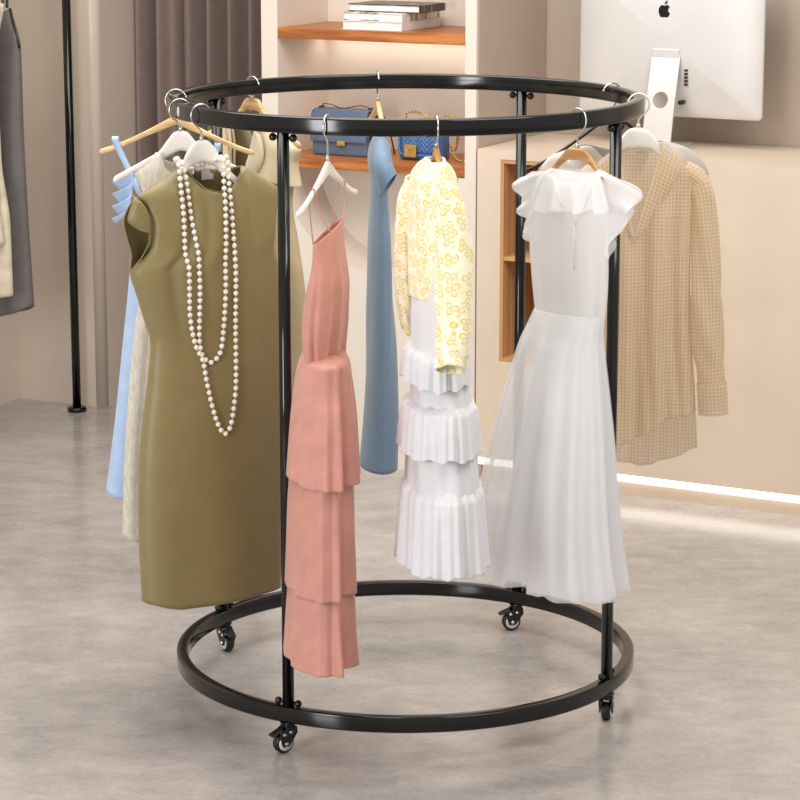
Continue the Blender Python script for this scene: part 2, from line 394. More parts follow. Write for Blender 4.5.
# fruit mark on the back
bm = nb()
ap = [(0, .62), (.16, .72), (.38, .76), (.60, .66), (.74, .50), (.60, .36), (.52, .14), (.56, -.08), (.68, -.26), (.84, -.36), (.72, -.66), (.54, -.92), (.36, -1.04), (.18, -1.0), (0, -.94),
      (-.18, -1.0), (-.36, -1.04), (-.56, -.90), (-.76, -.58), (-.86, -.16), (-.84, .22), (-.68, .54), (-.44, .72), (-.2, .72)]
lf = [(.02, .86), (.06, 1.08), (.2, 1.28), (.38, 1.38), (.36, 1.16), (.24, .98), (.1, .88)]
S_ = .0245; LZ = .463; LX = -.012
def ysurf(x, z):
    t = max(abs(x)/W2, abs(z-zc)/H2); return -.004-.034*(1-t**2.2)**.75
for poly in (ap, lf):
    f = bm.faces.new([bm.verts.new((LX-x*S_*-1, ysurf(0, LZ)-.0015, LZ+y*S_)) for x, y in poly])
    r = bmesh.ops.extrude_face_region(bm, geom=[f]); bmesh.ops.translate(bm, vec=(0, .003, 0), verts=[v for v in r['geom'] if isinstance(v, bmesh.types.BMVert)])
bmesh.ops.triangulate(bm, faces=bm.faces[:])
o = obj('logo', bm, 'screen', im, False); tag(o, 'black bitten apple mark')

# books -------------------------------------------------------------
def book(label, a0, a1, b0, b1, z0, z1, cover, name='book', rot=0):
    ca, cb = (a0+a1)/2, (b0+b1)/2; w, d, h = (a1-a0)/2, (b1-b0)/2, z1-z0
    t = thing(name, label, 'book', room(ca, cb, z0), RZ+rot, 'books on the upper shelf')
    bm = nb(); box(bm, -w, w, -d, d, 0, .003); box(bm, -w, w, -d, d, h-.003, h); box(bm, w-.004, w, -d, d, .003, h-.003); obj('cover', bm, cover, t, False, (BEV(.0008, 1),))
    boxo('pages', (-w+.004, w-.0045, -d+.004, d-.004, .0031, h-.0031), 'paper', t, 0)
n = N('monochrome_photo_cover'); f = n.noise(n.coord('Object', (9, 20, 1)), 2.4, 5, .6)
n.l(n.ramp(f, (.5, srgb((52, 45, 40))), (.58, srgb((104, 94, 84))), (.66, srgb((220, 214, 206)))), n.b.inputs['Base Color']); n.set(Roughness=.35); MAT['cover_photo'] = n.m
n = N('grey_photo_cover'); f = n.noise(n.coord('Object', (9, 9, 1)), 2, 4, .6)
n.l(n.ramp(f, (.4, srgb((70, 66, 62))), (.5, srgb((238, 236, 232)))), n.b.inputs['Base Color']); n.set(Roughness=.35); MAT['cover_grey'] = n.m
bl = rm(341, 31, .03)[0]; br_ = rm(401, 33, .03)[0]
book('white book at the bottom of the stack on the upper shelf', bl, br_+.0, .035, .325, 1.537, 1.569, 'cover_white')
book('white book with grey patterned cover in the middle of the stack', bl+.002, br_-.001, .038, .322, 1.5695, 1.597, 'cover_grey')
bl2 = rm(346, 14, .06)[0]; br2 = rm(423, 15, .06)[0]
book('book with dark photographic cover on top of the stack', bl2, br2-.02, .075, .27, 1.5975, 1.624, 'cover_photo')

# handbags ----------------------------------------------------------
def sbox(bm, w, d, h, z0=0, taper=.0):
    v = box(bm, -w, w, -d, d, z0, z0+h)
    for x in v:
        if x.co.z > z0+h/2: x.co.y *= 1-taper
b1a, _ = rm(337, 155, .07)
bag = thing('handbag', 'slate blue rectangular leather handbag on the lower wooden shelf', 'handbag', room(b1a, .135, 1.087), RZ, 'handbags on the lower shelf')
bm = nb(); sbox(bm, .112, .05, .155, 0, .15); obj('body', bm, 'bag_slate', bag, True, (BEV(.01, 4),))
bm = nb(); P = []
for y, z in ((.03, .1585), (-.02, .1590), (-.042, .155), (-.0485, .135), (-.0535, .06), (-.0545, .05)): P.append([(x, y, z) for x in (-.113, -.06, 0, .06, .113)])
grid(bm, np.array(P)); obj('flap', bm, 'bag_slate', bag, True, (('SOLIDIFY', dict(thickness=.005, offset=1)), BEV(.0015)))
bm = nb(); box(bm, -.003, .029, -.062, -.056, .038, .056); box(bm, .003, .022, -.0655, -.061, .042, .052); obj('clasp', bm, 'gold', bag, False, (BEV(.0015),))
bm = nb(); tube(bm, [(-.098, 0, .158), (-.09, 0, .178), (-.055, -.003, .176), (-.02, -.006, .165), (.0, -.004, .164), (.03, .0, .172), (.06, 0, .177), (.09, 0, .172), (.103, 0, .158)], .0028, 8, ry=.6)
tube(bm, [(.103, .01, .158), (.125, .015, .165), (.15, .02, .13), (.168, .03, .06), (.175, .04, .006)], .0028, 8); obj('strap', bm, 'rubber', bag)
bm = nb()
bm.free()
for x in (-.098, .104): bm = nb(); cyl(bm, (x, -.01, .163), (x, .01, .163), .008); obj('strap_ring', bm, 'rubber', bag)
bm = nb(); box(bm, .113, .118, -.03, .03, .05, .15); obj('side_gusset', bm, 'screen', bag, False, (BEV(.002),))

b2a, _ = rm(415, 160, .07)
n = N('quilted_blue_leather'); uvv = n.coord('Object', (1, 1, 1)); sx = n.n('ShaderNodeSeparateXYZ'); n.l(uvv, sx.inputs[0])
d1 = n.math('PINGPONG', n.math('ADD', sx.outputs[0], 1), .022); zig = n.math('ADD', n.math('MULTIPLY', d1, 1.2), sx.outputs[2])
hh = n.math('PINGPONG', n.math('ADD', zig, 1), .0085); n.bump(n.math('POWER', n.math('MULTIPLY', hh, 118), .4), .9, .004)
n.l(n.ramp(n.math('MULTIPLY', hh, 118), (0, srgb((46, 80, 132))), (.35, srgb((74, 116, 172)))), n.b.inputs['Base Color']); n.set(Roughness=.4); MAT['quilt'] = n.m
bag2 = thing('handbag', 'bright blue quilted handbag with gold chain on the lower wooden shelf', 'handbag', room(b2a, .14, 1.087), RZ, 'handbags on the lower shelf')
bm = nb(); sbox(bm, .085, .038, .132, 0, .1); obj('body', bm, 'bag_blue', bag2, True, (BEV(.014, 4),))
boxo('quilted_flap', (-.068, .068, -.0445, -.036, .028, .118), 'quilt', bag2, .006, True)
bm = nb(); tube(bm, [(x*.98, -.041, .073+z*.98) for x, z in rrect(.078, .056, .018)], .005, 8, True); obj('piping', bm, 'bag_blue', bag2)
clx = rm(412, 152, .1)[0]-b2a
bm = nb(); box(bm, clx-.024, clx+.024, -.056, -.046, .012, .057); o = obj('clasp', bm, 'gold', bag2, False, (BEV(.002),))
bm = nb()
for sg in (-1, 1): tube(bm, [(clx+sg*.0045+sg*-.009*math.cos(t), -.0575, .035+.009*math.sin(t)) for t in np.linspace(-2.2, 2.2, 16)], .0017, 6)
obj('clasp_emblem', bm, 'hanger_brown', o)
bm = nb()
def chain(pts, step=.0075):
    P = np.array(pts, float); t = np.linspace(0, 1, len(P)); tt = np.linspace(0, 1, 400); Q = np.stack([pchip(t, P[:, k], tt) for k in range(3)], -1)
    L = np.concatenate([[0], np.cumsum(np.linalg.norm(np.diff(Q, axis=0), axis=1))]); i = 0
    for s in np.arange(0, L[-1], step):
        k = min(np.searchsorted(L, s), 398); d = Vector(Q[k+1]-Q[k]).normalized(); up_ = Vector((0, 0, 1)) if abs(d.z) < .9 else Vector((1, 0, 0))
        x = d.cross(up_).normalized(); y = d.cross(x)
        if i % 2: x, y = (x+y).normalized(), (y-x).normalized()
        tube(bm, [Vector(Q[k])+d*math.cos(a)*.0068+x*math.sin(a)*.0046 for a in np.linspace(0, 2*PI, 10)[:-1]], .0017, 5, True); i += 1
chain([(-.068, 0, .132), (-.07, -.004, .158), (-.035, -.01, .166), (-.01, -.012, .162), (.02, -.006, .144), (.03, 0, .134)])
chain([(.055, .01, .134), (.075, .012, .15), (.1, .015, .152), (.118, .02, .13), (.116, .03, .08), (.1, .04, .03)])
chain([(.09, .03, .05), (.105, .02, .022), (.14, -.01, .007), (.17, -.03, .006)])
obj('chain_strap', bm, 'gold', bag2)

# wall rail with two garments at the left edge ---------------------------
rail = thing('garment_rail', 'slim black floor-standing garment rail in front of the left wall', 'garment rail', room(-1.858, .248, 0), RZ)
RH = 1.78
bm = nb(); cyl(bm, (0, 0, 0), (0, 0, RH+.012), .0165, 24); obj('pole', bm, 'black', rail)
bm = nb(); cyl(bm, (0, -1.4, 0), (0, -1.4, RH+.012), .0165, 24); obj('pole', bm, 'black', rail)
for y in (0, -1.4):
    bm = nb(); lathe(bm, [(.037, 0), (.037, .014), (.033, .018), (.018, .018)], 'Z', 32, (0, y, 0)); obj('floor_flange', bm, 'black', rail)
bm = nb(); cyl(bm, (0, -1.4, RH), (0, 0, RH), .0125, 20); obj('cross_bar', bm, 'black', rail)

# ------------------------------------------------------------------ round rack
R0, RW, RHT = .6, .03, .04; ZT, ZB = 1.557, .116; RC = R0-RW/2
rack = thing('round_garment_rack', 'black steel circular clothes rack on four casters in the middle of the room', 'clothes rack')
def ring(name, ztop):
    prof = []
    for (x, z, a0) in ((RW/2-.005, RHT/2-.005, 0), (-RW/2+.005, RHT/2-.005, PI/2), (-RW/2+.005, -RHT/2+.005, PI), (RW/2-.005, -RHT/2+.005, 1.5*PI)):
        for k in range(4): a = a0+PI/2*k/3; prof.append((x+.005*math.cos(a), z+.005*math.sin(a)))
    n = 240; P = np.zeros((n, len(prof), 3))
    for i in range(n):
        a = 2*PI*i/n
        for j, (x, z) in enumerate(prof): P[i, j] = ((RC+x)*math.sin(a), -(RC+x)*math.cos(a), ztop-RHT/2+z)
    bm = nb(); P = np.concatenate([P, P[:1]]); grid(bm, P, None, True); bmesh.ops.remove_doubles(bm, verts=bm.verts, dist=1e-5); return obj(name, bm, 'black', rack)
rt = ring('top_ring', ZT); ring('bottom_ring', ZB)
def pol(ph, r=RC): a = math.radians(ph); return np.array([r*math.sin(a), -r*math.cos(a), 0])
a = math.radians(-67); bm = nb(); lathe(bm, [(.004, -.002), (.012, -.002), (.012, .0015), (.010, .002)], 'X', 24)
for v in bm.verts: v.co.y *= .55
o = obj('joint_plug', bm, 'alu', rt); o.location = (R0*math.sin(a), -R0*math.cos(a), ZT-.02); o.rotation_euler = (0, 0, math.atan2(-math.cos(a), math.sin(a)))
for ph, crz in ((-29.2, 215), (60.2, 80), (147.5, 195), (-121.6, -60)):
    p = pol(ph); az = math.atan2(p[1], p[0])
    bm = nb(); cyl(bm, (0, 0, ZB-.001), (0, 0, ZT-RHT+.001), .0145, 28); post = obj('post', bm, 'black', rack); post.location = p
    post.rotation_euler = (0, 0, az)
    for z in (ZB+.010, ZT-RHT-.011):
        for s in (-1, 1):
            bm = nb(); cyl(bm, (0, s*.012, z), (0, s*.026, z), .004, 12); ball(bm, (0, s*.028, z), .0095, 16); obj('bolt', bm, 'black', post)
    c = bpy.data.objects.new('caster', None); COL.objects.link(c); c.parent = rack; c.location = p; c.rotation_euler = (0, 0, math.radians(crz)); c.empty_display_size = .05
    zr = ZB-RHT; r = .026; of = .016
    bm = nb(); lathe(bm, [(.02, zr-.004), (.021, zr-.001), (.021, zr), (.004, zr)], 'Z', 24); lathe(bm, [(.013, zr-.014), (.016, zr-.010), (.016, zr-.004), (.004, zr-.004)], 'Z', 24); obj('swivel_plate', bm, 'black', c)
    bm = nb()
    for s in (-1, 1):
        out = [(-.014, zr-.010), (.012, zr-.010), (.030, zr-.022), (.034, zr-.036), (of+.010, r-.008), (of-.008, r-.008), (-.016, zr-.026)]
        lo = [bm.verts.new((x, s*.0145, z)) for x, z in out]; hi = [bm.verts.new((x, s*.0175, z)) for x, z in out]; k = len(out)
        for i in range(k): bm.faces.new((lo[i], lo[(i+1) % k], hi[(i+1) % k], hi[i]))
        bm.faces.new(lo[::-1]); bm.faces.new(hi)
    box(bm, -.014, .014, -.0175, .0175, zr-.014, zr-.009); obj('fork', bm, 'rubber', c, False, (BEV(.0015),))
    bm = nb(); lathe(bm, [(.018, -.011), (r-.003, -.011), (r, -.007), (r, .007), (r-.003, .011), (.018, .011)], 'Y', 40, (of, 0, r)); obj('tyre', bm, 'rubber', c)
    for s in (-1, 1):
        bm = nb(); lathe(bm, [(.004, .0105*s), (.019, .0105*s), (.019, .0125*s), (.012, .0128*s), (.004, .0128*s)], 'Y', 32, (of, 0, r)); obj('hub', bm, 'caster_white', c)
    bm = nb(); cyl(bm, (of, -.0195, r), (of, .0195, r), .005, 16); 
    for (x, z) in ((.004, zr-.022), (.022, zr-.026)): cyl(bm, (x, -.0195, z), (x, .0195, z), .0042, 14)
    obj('bolt', bm, 'chrome', c)
    bm = nb(); v = box(bm, .022, .052, -.012, .012, zr-.018, zr-.013)
    for x in v:
        if x.co.x > .04: x.co.z -= .012
    obj('brake_pedal', bm, 'rubber', c, False, (BEV(.002),))

# ------------------------------------------------------------------ hanging frames
class Frame:
    """upright plane through the place where a hook sits on its bar: x runs along the hanger, y across it"""
    def __init__(s, P, X):
        s.P = np.array([P[0], P[1], 0.]); s.X = np.array(X, float); s.Y = np.array([-s.X[1], s.X[0], 0]); s.rz = math.atan2(s.X[1], s.X[0])
        s.fs = 1 if s.Y[1] < 0 else -1
    def pl(s, px, py, off=0.):
        d = on_plane(px, py, s.P+s.Y*off, s.Y)-s.P; return float(d@s.X), float(d[2])
    def loc(s, z): return (s.P[0], s.P[1], z)
    def face(s, py, xl, xr):                       # silhouette row -> z, centre offset and half width measured across the view
        n = np.array([0, -1., 0]); A = on_plane(xl, py, s.P, n); B = on_plane(xr, py, s.P, n)
        c = (A+B)/2-s.P; hw = abs((B-A)@RT)/2; cx = c@RT
        return float(c[2]), float(cx*(s.X@RT)), float(cx*(s.Y@RT)), float(hw)
def ringframe(ph): p = pol(ph); return Frame(p, p/np.linalg.norm(p))

def hanger(fr, label, mat, apex, ends, hgt=(.036, .014), thick=.012, curve=.55, bar_z=ZT-RHT/2, bar_rad=.03, ring_top=ZT, hookmat='chrome', contour=0., rounded=True, hook_r=.027, prof=None, name='clothes_hanger'):
    if prof is not None: ends = (ends[0], prof[-1][1])
    """ends: half length and drop of the arm tips under the apex"""
    s0, za = fr.pl(*apex); L, drop = ends; z0 = za-drop-hgt[1]
    t = thing(name, label, 'hanger', fr.loc(z0), fr.rz, 'hangers on the round rack' if bar_z < 1.6 else 'hangers on the left rail')
    n = 61; S = np.linspace(-L, L, n); q = np.abs(S)/L
    top = za-drop*(q**curve*(1-contour)+contour*q**1.6); top = za-drop*((1-contour)*(1-(1-q)**(1/curve))+contour*q)
    # soften the peak
    h = hgt[1]+(hgt[0]-hgt[1])*np.clip(1-q*2.2, 0, 1)**1.3
    if prof is not None:
        sa_ = np.abs(S); top = za-pchip([a for a, b in prof], [b for a, b in prof], sa_); k_ = np.clip((sa_-.02)/.05, 0, 1); h = hgt[0]+(hgt[1]-hgt[0])*k_
    th = thick*(1-.25*q); bend = 0*S
    bm = nb(); rings = []
    sg = 10
    for i in range(n):
        hh, tt = h[i]/2, th[i]/2; ring_ = []
        if i in (0, n-1): hh *= .55; tt *= .6
        for j in range(sg):
            a = 2*PI*(j+.5)/sg; ca, sa = math.cos(a), math.sin(a)
            ring_.append(bm.verts.new((S[i], tt*np.sign(ca)*abs(ca)**.55, top[i]-h[i]/2+hh*np.sign(sa)*abs(sa)**.55-z0)))
        rings.append(ring_)
    for A_, B_ in zip(rings, rings[1:]):
        for j in range(sg): bm.faces.new((A_[j], A_[(j+1) % sg], B_[(j+1) % sg], B_[j]))
    bm.faces.new(rings[0][::-1]); bm.faces.new(rings[-1]); obj('shoulder_bar', bm, mat, t)
    # hook: shank, then an arc over the bar
    r = hook_r; zc = ring_top-math.sqrt(r*r-.0155**2)+.0022 if bar_rad == .03 else ring_top+.0022-r
    pts = [(0, 0, za-.008-z0)]
    zb2 = zc-r
    pts += [(0, 0, za+.004-z0), (0, 0, max(zb2-.012, za+.006)-z0)]
    for k in range(25):
        a = -PI/2+.45+(PI*1.25)*k/24; pts.append((r*math.cos(a), 0, zc+r*math.sin(a)-z0))
    bm = nb(); tube(bm, pts, .0022, 8); ball(bm, pts[-1], .0032, 8)
    lathe(bm, [(.005, za-.002-z0), (.005, za+.006-z0), (.003, za+.009-z0)], 'Z', 14); obj('hook', bm, hookmat, t)
    return t

def wr(s, z, amp, seed, k=(20, 70), n=7):
    g = np.random.default_rng(seed); out = 0
    for i in range(n):
        a = g.uniform(-.5, .5); kk = g.uniform(*k); out = out+np.sin(kk*(s*math.cos(a)+z*math.sin(a)*.5)+g.uniform(0, 6.3)+.8*np.sin(z*9+g.uniform(0, 6)))
    return amp*out/n**.5

class Panel:
    def __init__(s, fr, left, right, T, left_b=None, right_b=None):
        s.fr = fr; f = lambda L: np.array([fr.pl(*p) for p in L])
        s.l = f(left); s.r = f(right); s.lb = f(left_b) if left_b else s.l; s.rb = f(right_b) if right_b else s.r; s.T = T; s.fold = None
    def edges(s, z, back=False):
        l, r = (s.lb, s.rb) if back else (s.l, s.r); return pchip(l[:, 1], l[:, 0], z), pchip(r[:, 1], r[:, 0], z)
    def curve(s, pts, back=False, c=None):
        q = np.array([s.fr.pl(*p) for p in pts]); a, b = s.edges(q[:, 1], back); cc = (q[:, 0]-a)/(b-a); cc[0] = 0; cc[-1] = 1; return pchip(cc, q[:, 1], c)
    def depth(s, c, z, side, aopen=None):
        T = pchip([a for a, b in s.T], [b for a, b in s.T], z)
        y = T*np.sqrt(np.clip(1-(2*c-1)**2, 0, 1))**.8
        if s.fold is not None: y = y+s.fold(c, z, side)*np.sin(PI*c)**.5
        return y
    def front(s, x, z):
        a, b = s.edges(np.array([z])); c = np.clip((x-a)/(b-a), 0, 1); return float(s.depth(c, np.array([z]), 1)[0])
    def build(s, name, mat, parent, z0, top_f, top_b, hem_f, hem_b=None, neck=None, arm=None, NU=90, NV=110, thick=.0018, mats=None, back=True, offs=0., front=True):
        c = (1-np.cos(np.linspace(0, PI, NU)))/2; bm = nb()
        for side in (1, -1):
            if side < 0 and not back: continue
            if side > 0 and not front: continue
            bk = side < 0
            zt = s.curve(top_b if bk else top_f, bk, c); zh = s.curve((hem_b or hem_f) if bk else hem_f, bk, c)
            v = np.linspace(0, 1, NV)[:, None]**.93; C = np.broadcast_to(c, (NV, NU)); Zz = zh+(zt-zh)*v
            a, b = s.edges(Zz, bk); X = a+(b-a)*C; y = s.depth(C, Zz, side)
            if neck is not None:
                q = s.curve(top_b, True, c)*0; nl, nr = neck; nm = 1/(1+np.exp((np.abs(c-(nl+nr)/2)-(nr-nl)/2)/-.012))   # 1 outside the neck opening
                w = np.clip((Zz-(zt-.05))/.05, 0, 1); y = y*(1-nm*(1-np.sqrt(1-w**2)))
            if arm is not None:
                z1, z2, d = arm; k = np.clip((Zz-z1)/(z2-z1), 0, 1); e = np.sin(PI*k)*d; y = y+e*np.exp(-np.minimum(C, 1-C)/.06)
            P = np.zeros((NV, NU, 3)); P[..., 0] = X; P[..., 1] = (y+offs)*side*s.fr.fs; P[..., 2] = Zz-z0
            UVv = np.stack([X+np.cumsum(np.abs(np.gradient(y, axis=1)), axis=1)*.0, Zz], -1); grid(bm, P, UVv)
        bmesh.ops.remove_doubles(bm, verts=bm.verts, dist=.0012)
        return obj(name, bm, mat, parent, True, (SOL(thick),) if thick else ())

class Tube:
    """rows: (py, xl, xr, ratio of thickness across the hanger to length along it[, turn])"""
    def __init__(s, fr, rows, turn=0.):
        s.fr = fr; Z, A, B, CX_, CY = [], [], [], [], []
        for row in rows:
            py, xl, xr, q = row[:4]; z, x, y, hw = fr.face(py, xl, xr); t = turn
            ca, sa = abs(math.cos(fr.rz+t)), abs(math.sin(fr.rz+t))
            a = hw/math.hypot(ca, q*sa); Z.append(z); A.append(a); B.append(q*a); CX_.append(x); CY.append(y)
        s.Z, s.A, s.B, s.CX, s.CY, s.turn = map(np.array, (Z, A, B, CX_, CY, turn)); s.turn = turn
    def build(s, name, mat, parent, z0, fold=None, hem=None, NA=160, NV=90, e2=1., thick=.0016, z_top=None, z_bot=None, scale=1., arc=None, hemw=.15, cap=False, topdz=None):
        zt = s.Z.max() if z_top is None else z_top; zb = s.Z.min() if z_bot is None else z_bot
        full = arc is None; a0, a1 = arc or (0, 2*PI)
        ang = np.linspace(a0, a1, NA+1)[:NA if full else NA+1]; m = len(ang)
        t = np.linspace(0, 1, NV)[:, None]; Zz = zt+(zb-zt)*t; AN = np.broadcast_to(ang, (NV, m)); Zb = np.broadcast_to(Zz, (NV, m))
        A = pchip(s.Z, s.A, Zz)*scale; B = pchip(s.Z, s.B, Zz)*scale; cx_ = pchip(s.Z, s.CX, Zz); cy_ = pchip(s.Z, s.CY, Zz)
        f = fold(AN, Zb, t) if fold is not None else 0
        ca, sa = np.cos(AN), np.sin(AN)
        x = A*ca+f*ca; y = B*np.sign(sa)*np.abs(sa)**e2+f*sa
        if cap: k = np.sqrt(np.clip(1-((1-t*cap)).clip(0)**2, .0, 1)); x = x*k; y = y*k
        ct_, st_ = math.cos(s.turn), math.sin(s.turn); X = cx_+x*ct_-y*st_; Y = cy_+x*st_+y*ct_
        dz = hem(AN) if hem is not None else 0
        P = np.stack([X, Y, Zb+(topdz(AN)*(1-t)**2.5 if topdz is not None else dz*t**2)-z0], -1)
        per = np.cumsum(np.concatenate([np.zeros((NV, 1)), np.hypot(np.diff(X, axis=1), np.diff(Y, axis=1))], axis=1), axis=1)
        UVv = np.stack([per, Zb], -1)
        if full: UVv = np.concatenate([UVv, UVv[:, -1:]+[[[.003, 0]]]], axis=1)
        bm = nb(); grid(bm, P, UVv, wrap=full)
        return obj(name, bm, mat, parent, True, (SOL(thick),) if thick else ())

def limb(name, mat, parent, pts, rad, NV=50, NA=40, fold=None, thick=.0016, flat=1., axis=(1, 0, 0), capped=False, cut=None):
    """tapered sleeve along a bent line; rad: (across, deep) at each point"""
    P = np.array(pts, float); t = np.linspace(0, 1, len(P)); tt = np.linspace(0, 1, NV); Q = np.stack([pchip(t, P[:, k], tt) for k in range(3)], -1)
    ra = pchip(t, [r[0] for r in rad], tt); rb = pchip(t, [r[1] for r in rad], tt); D = np.gradient(Q, axis=0); G = np.zeros((NV, NA, 3)); UVv = np.zeros((NV, NA+1, 2)); L = 0
    for i in range(NV):
        d = Vector(D[i]).normalized(); ax = Vector(axis); x = (ax-d*ax.dot(d)).normalized(); y = d.cross(x)
        if i: L += np.linalg.norm(Q[i]-Q[i-1])
        for j in range(NA):
            a = 2*PI*j/NA; f = fold(a, tt[i]) if fold else 0
            dzc = 0 if cut is None else cut[2]*(math.cos(a)*cut[0]+math.sin(a)*cut[1])*tt[i]**3
            G[i, j] = np.array([0, 0, dzc])+np.array(Vector(Q[i])+x*(ra[i]+f)*math.cos(a)+y*(rb[i]+f)*math.sin(a))
        UVv[i, :, 0] = np.arange(NA+1)/NA*2*PI*(ra[i]+rb[i])/2; UVv[i, :, 1] = -L
    bm = nb(); Vv = grid(bm, G, UVv, wrap=True)
    if capped: bm.faces.new(Vv[0])
    return obj(name, bm, mat, parent, True, (SOL(thick),))
def ribbon(bm, pts, w, n=24, ax=(1, 0, 0), t=.0012):
    P = np.array(pts, float); q = np.linspace(0, 1, len(P)); tt = np.linspace(0, 1, n); Q = np.stack([pchip(q, P[:, k], tt) for k in range(3)], -1); a = np.array(ax)*w/2
    G = np.stack([Q-a, Q+a], 1); grid(bm, G, np.stack([Q[:, [0, 2]]-[w/2, 0], Q[:, [0, 2]]+[w/2, 0]], 1))

# ================================================================== olive dress
fr = ringframe(-57)
hanger(fr, 'white contoured hanger under the pearls and olive dress', 'white_plastic', (204, 139), (.145, .075), (.056, .02), .016, prof=[(0, 0), (.015, .004), (.032, .018), (.055, .058), (.085, .09), (.145, .136)])
zh_ = fr.pl(150, 604)[1]
ol = thing('sleeveless_dress', 'olive green sleeveless sheath dress hanging at front left of the round rack', 'dress', fr.loc(zh_), fr.rz)
L = [(137, 196), (146, 208), (151, 224), (150, 243), (141, 260), (131, 270), (138, 295), (147, 325), (152, 342), (150, 375), (144, 425), (140.5, 475), (140.5, 530), (144, 602)]
LB = [(137, 196), (131, 207), (127.5, 221), (131, 238), (134, 255), (131, 270)]+L[6:]
Rr = [(277, 187), (273, 203), (270, 222), (270, 243), (276, 262), (280, 320), (281.5, 400), (280.5, 500), (278.5, 585)]
p = Panel(fr, L, Rr, [(.3, .062), (.6, .066), (.85, .06), (1.0, .052), (1.15, .058), (1.3, .05), (1.45, .03)], LB, Rr)
def fol(c, z, side):
    x = (c-.5)*.42
    g = lambda cx, w, a, z1, z2: a*np.exp(-((x-cx)/w)**2)*np.clip((z-z1)/.08, 0, 1)*np.clip((z2-z)/.08, 0, 1)
    d = (1.42-z)
    out = -.016*np.exp(-((x+.06+d*.35)/.018)**2)*np.clip(1-d/.22, 0, 1)-.016*np.exp(-((x-.06-d*.35)/.018)**2)*np.clip(1-d/.22, 0, 1)
    out = out+.009*np.exp(-((x+.01)/.022)**2)*np.clip(1-d/.4, 0, 1)-.006*np.exp(-((x+.045)/.015)**2)*np.clip(1-d/.45, 0, 1)-.006*np.exp(-((x-.03)/.016)**2)*np.clip(1-d/.45, 0, 1)
    out = out-.016*np.exp(-((x+.115+.02*np.sin(z*8))/.022)**2)*np.exp(-((z-1.17)/.14)**2)+.006*np.sin(x*22+1)*np.clip((1.0-z)/.6, 0, 1)
    return out+wr(x, z, .0012, 3, (8, 28))
p.fold = fol
sh = [(137, 196), (160, 181), (181, 168)]; shr = [(241, 166), (260, 176), (277, 187)]
p.build('bodice_and_skirt', 'olive', ol, zh_, sh+[(187, 177), (196, 187), (209, 190), (222, 187), (233, 176)]+shr, sh+[(188, 170), (211, 171), (234, 169)]+shr, [(144, 602), (175, 604.5), (230, 594), (278.5, 585)], None, (.34, .71), (fr.pl(131, 270)[1], fr.pl(137, 196)[1], .02))
bm = nb(); pts = []
for (x, y) in ((136.5, 197), (146, 209), (150.5, 224), (149.5, 243), (141, 259), (131.5, 270)):
    s_, z_ = fr.pl(x, y, fr.fs*.022); pts.append((s_, fr.fs*.022, z_-zh_))
tube(bm, pts, .0016, 6); obj('armhole_seam', bm, 'olive', ol); bm = nb(); pts = []
for (x, y) in ((183, 169), (188, 177.5), (197, 187), (209, 190), (222, 187), (233, 177), (240, 168)):
    s_, z_ = fr.pl(x, y); pts.append((s_, fr.fs*(p.front(s_, z_-.004)+.0005), z_-zh_))
tube(bm, pts, .0014, 6); obj('neck_seam', bm, 'olive', ol)
bm = nb(); I_ = [(137, 196.5), (144, 206), (150, 220), (150.5, 234)]; E2 = [(137, 196), (131, 207), (127.5, 220), (139, 230)]
P = np.zeros((24, 10, 3)); tq = np.linspace(0, 1, 24)
for k in range(10):
    g = k/9; off = fr.fs*(.024+.010*math.sin(PI*g)-.010*g)
    ii = [fr.pl(a[0]+(b[0]-a[0])*g, a[1]+(b[1]-a[1])*g, off) for a, b in zip(I_, E2)]; tt_ = np.linspace(0, 1, 4)
    P[:, k, 0] = pchip(tt_, [q[0] for q in ii], tq); P[:, k, 1] = off*np.clip(tq*5, .15, 1); P[:, k, 2] = pchip(tt_, [q[1] for q in ii], tq)-zh_
grid(bm, P, P[..., [0, 2]]); obj('cap_sleeve', bm, 'olive', ol, True, (SOL(.002),))
bm = nb(); s_, z_ = fr.pl(214, 176); v = box(bm, s_-.016, s_+.016, -fr.fs*.034, -fr.fs*.0325, z_-zh_-.012, z_-zh_+.016); obj('neck_label', bm, 'label_white', ol, False)
bm = nb(); s_, z_ = fr.pl(202, 180); cyl(bm, (s_, -fr.fs*.036, z_-zh_-.03), (s_, -fr.fs*.036, z_-zh_+.028), .002); obj('back_zip', bm, 'dark', ol)

